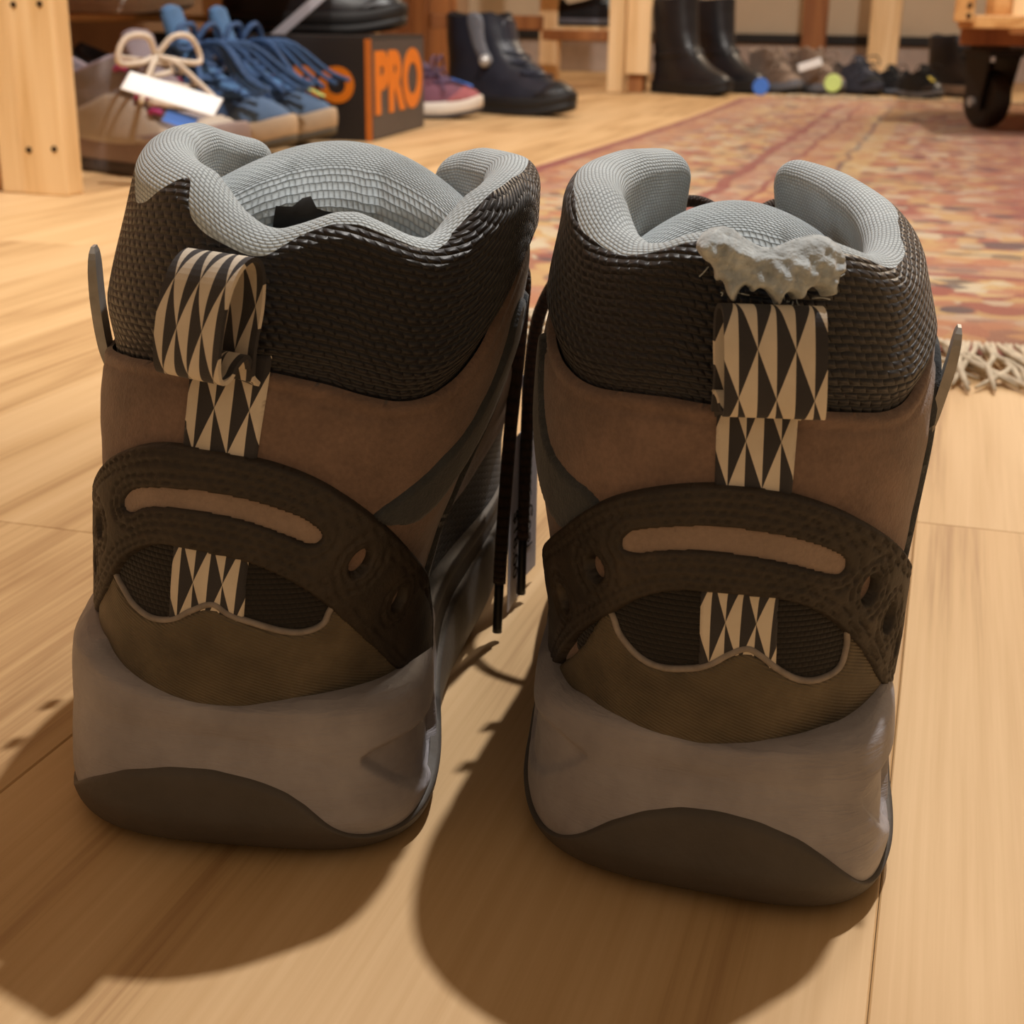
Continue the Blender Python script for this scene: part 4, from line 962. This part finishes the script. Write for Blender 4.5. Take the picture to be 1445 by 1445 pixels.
# paper tag lying over the trail shoe, blue tape under it
card2 = plain('white_shoe_tag', srgb(238, 240, 242), .6, .03)
def flat_card(name, label, c, size, rot, mat, cat='tag'):
    o = bm_obj(name, box_bm(size, (0, 0, 0), min(size)*.3), mat); o.location = c; o.rotation_euler = rot
    return tag(o, label, cat)
flat_card('paper_tag', 'long white paper tag lying across the grey trail shoe', rm(-.800, 1.400, .098), (.112, .024, .0022), (radians(48), radians(13), -RA), card2)
flat_card('blue_tape', 'small strip of blue tape on the toe of the grey trail shoe', rm(-.790, 1.397, .072), (.036, .016, .0022), (radians(50), radians(14), -RA), bluest, 'tape')

def disc(name, label, c, size, rot, mat, cat='tag'):
    bm = bmesh.new(); bmesh.ops.create_cone(bm, cap_ends=True, segments=24, radius1=size[0]/2, radius2=size[0]/2*.94, depth=.004)
    bmesh.ops.rotate(bm, cent=(0, 0, 0), matrix=Matrix.Rotation(pi/2, 3, 'X'), verts=bm.verts)
    o = bm_obj(name, bm, mat); o.location = c; o.rotation_euler = rot
    return tag(o, label, cat)
# ------------------------------------------------------------------ shoebox with a black boot on it
boxm = plain('black_card', srgb(40, 34, 32), .6, .1, 12); boxside = plain('charcoal_card', srgb(78, 72, 72), .5, .1, 12); orange = plain('orange_print', srgb(236, 132, 22), .5, .06); orange_d = plain('orange_edge', srgb(206, 116, 40), .5, .08)
sb_rot = radians(6)
sbx = empty('shoebox', rm(-.835, 2.045, 0), -RA+sb_rot, 'black cardboard shoebox with orange PRO lettering', 'box')
BW, BD, BH = .36, .32, .146
box('box_body', (BW, BD, BH), (-BW/2, BD/2, BH/2), boxm, sbx, .0015)
box('side_face', (.002, BD-.01, BH-.004), (.0005, BD/2, BH/2), boxside, sbx, 0)
box('orange_edge', (.010, .004, BH), (-.004, 0, BH/2), orange_d, sbx, .001); 
box('box_lid', (BW, BD, .004), (-BW/2, BD/2, BH+.0018), boxm, sbx, .001)
Mf = Matrix.Translation((-.090, -.0012, .078)) @ Matrix.Rotation(pi/2, 4, 'X')
text_mesh('printed_text', 'PRO', .066, orange, sbx, Mf, .0005, .0035, 1.0)
Ms = Matrix.Translation((.0022, BD/2-.005, .078)) @ Matrix.Rotation(pi/2, 4, 'Z') @ Matrix.Rotation(pi/2, 4, 'X')
text_mesh('printed_text', 'PRO', .118, orange, sbx, Ms, .0005, .006, 1.25)
blackl = plain('black_leather', srgb(30, 30, 34), .38, .25, 30, bumpd=.0006, bscale=120); blacks = plain('black_sole', srgb(22, 21, 22), .6, .2); blackfab = plain('black_fabric', srgb(20, 20, 24), .85, .2)
navyl = plain('blue_black_leather', srgb(40, 43, 54), .36, .25, 30, bumpd=.0006, bscale=120)
bt, bts = shoe('black_boot', 'black leather boot lying on the orange-lettered shoebox', -1.160, 2.205, radians(4), 1.12, blackl, blacks, blacks, blackfab, blackfab, blackl, blackfab,
     MID, zsole=.030, zout=.012, z0=BH+.0042, rz0=.066, rz1=.115, tongue_top=.14)
flat_card('paper_tag', 'grey-white paper tag dangling from the black boot on the shoebox', rm(-.965, 2.090, .180), (.120, .016, .002), (radians(80), radians(-37), -RA), plain('grey_white_card', srgb(196, 196, 206), .6, .04))

# ------------------------------------------------------------------ row of shoes farther back
mauve = weave('mauve_knit', srgb(136, 84, 98), srgb(100, 66, 88), 3, 2, .0004, .85, .1); offw = plain('off_white_sole', srgb(222, 212, 200), .6, .08); mauve_d = plain('purple_lining', srgb(92, 70, 96), .8, .2)
pr, ps = shoe('running_shoe', 'mauve knit running shoe with white sole beyond the shoebox', -1.115, 2.560, radians(6), 1.0, mauve, offw, grey_dk, mauve_d, mauve_d, plain('rose_toe', srgb(164, 92, 96), .8, .15), mauve_d, LOW, zsole=.030, rz0=.062, rz1=.085, tongue_top=.105)
sticker(pr, ps, pi-.10, .052, .010, bluest, off=.0085)
bb, bs_ = shoe('buckle_boot', 'black ankle boot with grey strap and silver stud on the open floor', -.985, 2.830, radians(-22), 1.12, navyl, blacks, blacks, blackfab, plain('navy_lace', srgb(34, 38, 58), .7, .2), blackl, navyl,
     [(0, .165), (.8, .160), (1.6, .158), (2.4, .165), (pi, .150)], zsole=.030, zout=.012, rz0=.066, rz1=.100, tongue_top=.16, loops=False)
greyst = plain('grey_strap', srgb(112, 114, 122), .45, .15)
def gpan(root, spring, nm, poly, mat, thick=.003, b0=.003):
    o = panel(nm, 'G', poly, mat, root, thick, .002, b0, cell=.003); n = len(o.data.vertices); a = np.zeros(n*3); o.data.vertices.foreach_get('co', a); o.data.vertices.foreach_set('co', spring(a.reshape(-1, 3)).ravel()); return o
gpan(bb, bs_, 'strap', [(-1.75, .168), (-2.25, .166), (-2.15, .120), (-2.2, .085), (-1.95, .080), (-1.85, .120)], greyst)
gpan(bb, bs_, 'strap', [(1.75, .168), (2.25, .166), (2.15, .120), (2.2, .085), (1.95, .080), (1.85, .120)], greyst)
for sd in (-1, 1):
    p = bs_(base('G', sd*2.06, .088)+normal('G', sd*2.06, .088, True)*.008); bm = bmesh.new(); bmesh.ops.create_uvsphere(bm, u_segments=14, v_segments=8, radius=.011); o = bm_obj('stud', bm, metal_eye, bb, True); o.location = p
TALL = [(0, .228), (.8, .226), (1.6, .224), (2.4, .228), (pi, .232)]
def tall(label, rx, ry, h):
    r_, s_ = shoe('tall_boot', label, rx, ry, h, 1.0, blackl, blacks, blacks, blackfab, None, None, None, TALL, zsole=.030, zout=.012, group='pair of tall black boots')
    gpan(r_, s_, 'ankle_strap', [(-pi, .095), (-pi, .112), (-1.5, .104), (0, .080), (0, .064), (-1.5, .088)], blackl, .003, .003)
    gpan(r_, s_, 'ankle_strap', [(pi, .095), (pi, .112), (1.5, .104), (0, .080), (0, .064), (1.5, .088)], blackl, .003, .003)
    return r_
tall('tall black leather boot next to the slatted rack post', -.755, 3.80, radians(-38)); tall('tall black leather boot between its twin and the brown shoes', -.690, 4.00, radians(-40))
brownm = suede('brown_suede', srgb(112, 88, 70)); brown2 = plain('tan_grey_panel', srgb(140, 120, 104), .8, .2); greysole = plain('grey_sole', srgb(104, 108, 118), .6, .15)
r1, q1 = shoe('brown_shoe', 'brown hiking shoe with blue sticker at its toe, behind the rug', -.540, 4.05, radians(-52), .86, brownm, greysole, blacks, brown2, brown2, brown2, brown2, MID, zsole=.030, rz0=.062, rz1=.1, group='pair of brown hiking shoes')
r2, q2 = shoe('brown_shoe', 'brown hiking shoe with white tag and lime sticker, behind the rug', -.435, 4.05, radians(-52), .88, brownm, greysole, blacks, brown2, brown2, brown2, brown2, MID, zsole=.030, rz0=.062, rz1=.1, group='pair of brown hiking shoes')
disc('round_sticker', 'round blue sticker tag on the floor by the tall boots', rm(-.475, 3.755, .022), (.042, .012, .046), (0, 0, -RA), bluest, 'sticker')
disc('round_sticker', 'round lime sticker tag beside the white tag near the far rug fringe', rm(-.300, 3.79, .034), (.044, .012, .040), (0, 0, -RA), lime, 'sticker')
flat_card('paper_tag', 'small white tag hanging over the brown shoe by the dark table leg', rm(-.365, 3.84, .075), (.060, .006, .020), (0, radians(-18), -RA), card2)
gr_ = plain('dark_slate_fabric', srgb(52, 54, 66), .8, .2)
shoe('dark_shoe', 'dark slate shoe standing between the brown shoes and the pale table leg', -.325, 4.10, radians(-56), .85, gr_, gr_, blacks, blackfab, gr_, blackfab, gr_, LOW, zsole=.028)
shoe('dark_shoe', 'black low shoe lying in front of the pale table leg', -.226, 4.10, radians(-56), .66, blackfab, greysole, blacks, blackfab, blackfab, blackl, blackfab, LOW, zsole=.024)
y1, y2 = shoe('dark_shoe', 'black low shoe with a yellow mark right of the pale table leg', -.135, 3.94, radians(-62), .72, blackfab, greysole, blacks, blackfab, blackfab, blackl, blackfab, LOW, zsole=.024)
sticker(y1, y2, pi-.2, .058, .010, plain('yellow_mark', srgb(196, 176, 40), .6, .1), off=.009)
shoe('black_boot', 'black lace-up boot standing behind the castor', -.075, 4.12, radians(-50), 1.0, blackl, brown2, blacks, blackfab, blackfab, blackl, blackl, [(0, .150), (.8, .146), (1.6, .144), (2.4, .150), (pi, .130)], zsole=.030, rz0=.066, rz1=.115, tongue_top=.15)
shoe('grey_shoe', 'dark grey low shoe with pale sole at the right edge behind the castor', .30, 4.02, radians(-75), 1.0, gr_, offw, blacks, blackfab, offw, gr_, gr_, LOW, zsole=.030)
shoe('dark_shoe', 'dark shoe with pale laces on the slatted shelf', -1.06, 3.93, radians(-10), .8, blackfab, greysole, blacks, blackfab, plain('pale_blue_lace', srgb(150, 176, 190), .7, .1), blackl, greysole, LOW, zsole=.026, z0=.1578)
pale = plain('pale_pink_suede', srgb(206, 176, 178), .85, .12); beige = plain('beige_canvas', srgb(188, 166, 140), .85, .12)
box('low_shelf', (.34, .70, .010), (-.44, .62, .170), pine_h, rack1, .002)
shoe('pink_slipper', 'pale pink shoe on the low shelf behind the blue shoes', -1.375, 2.00, radians(-2), 1.0, pale, offw, offw, pale, None, pale, pale, LOW, zsole=.024, z0=.1755)
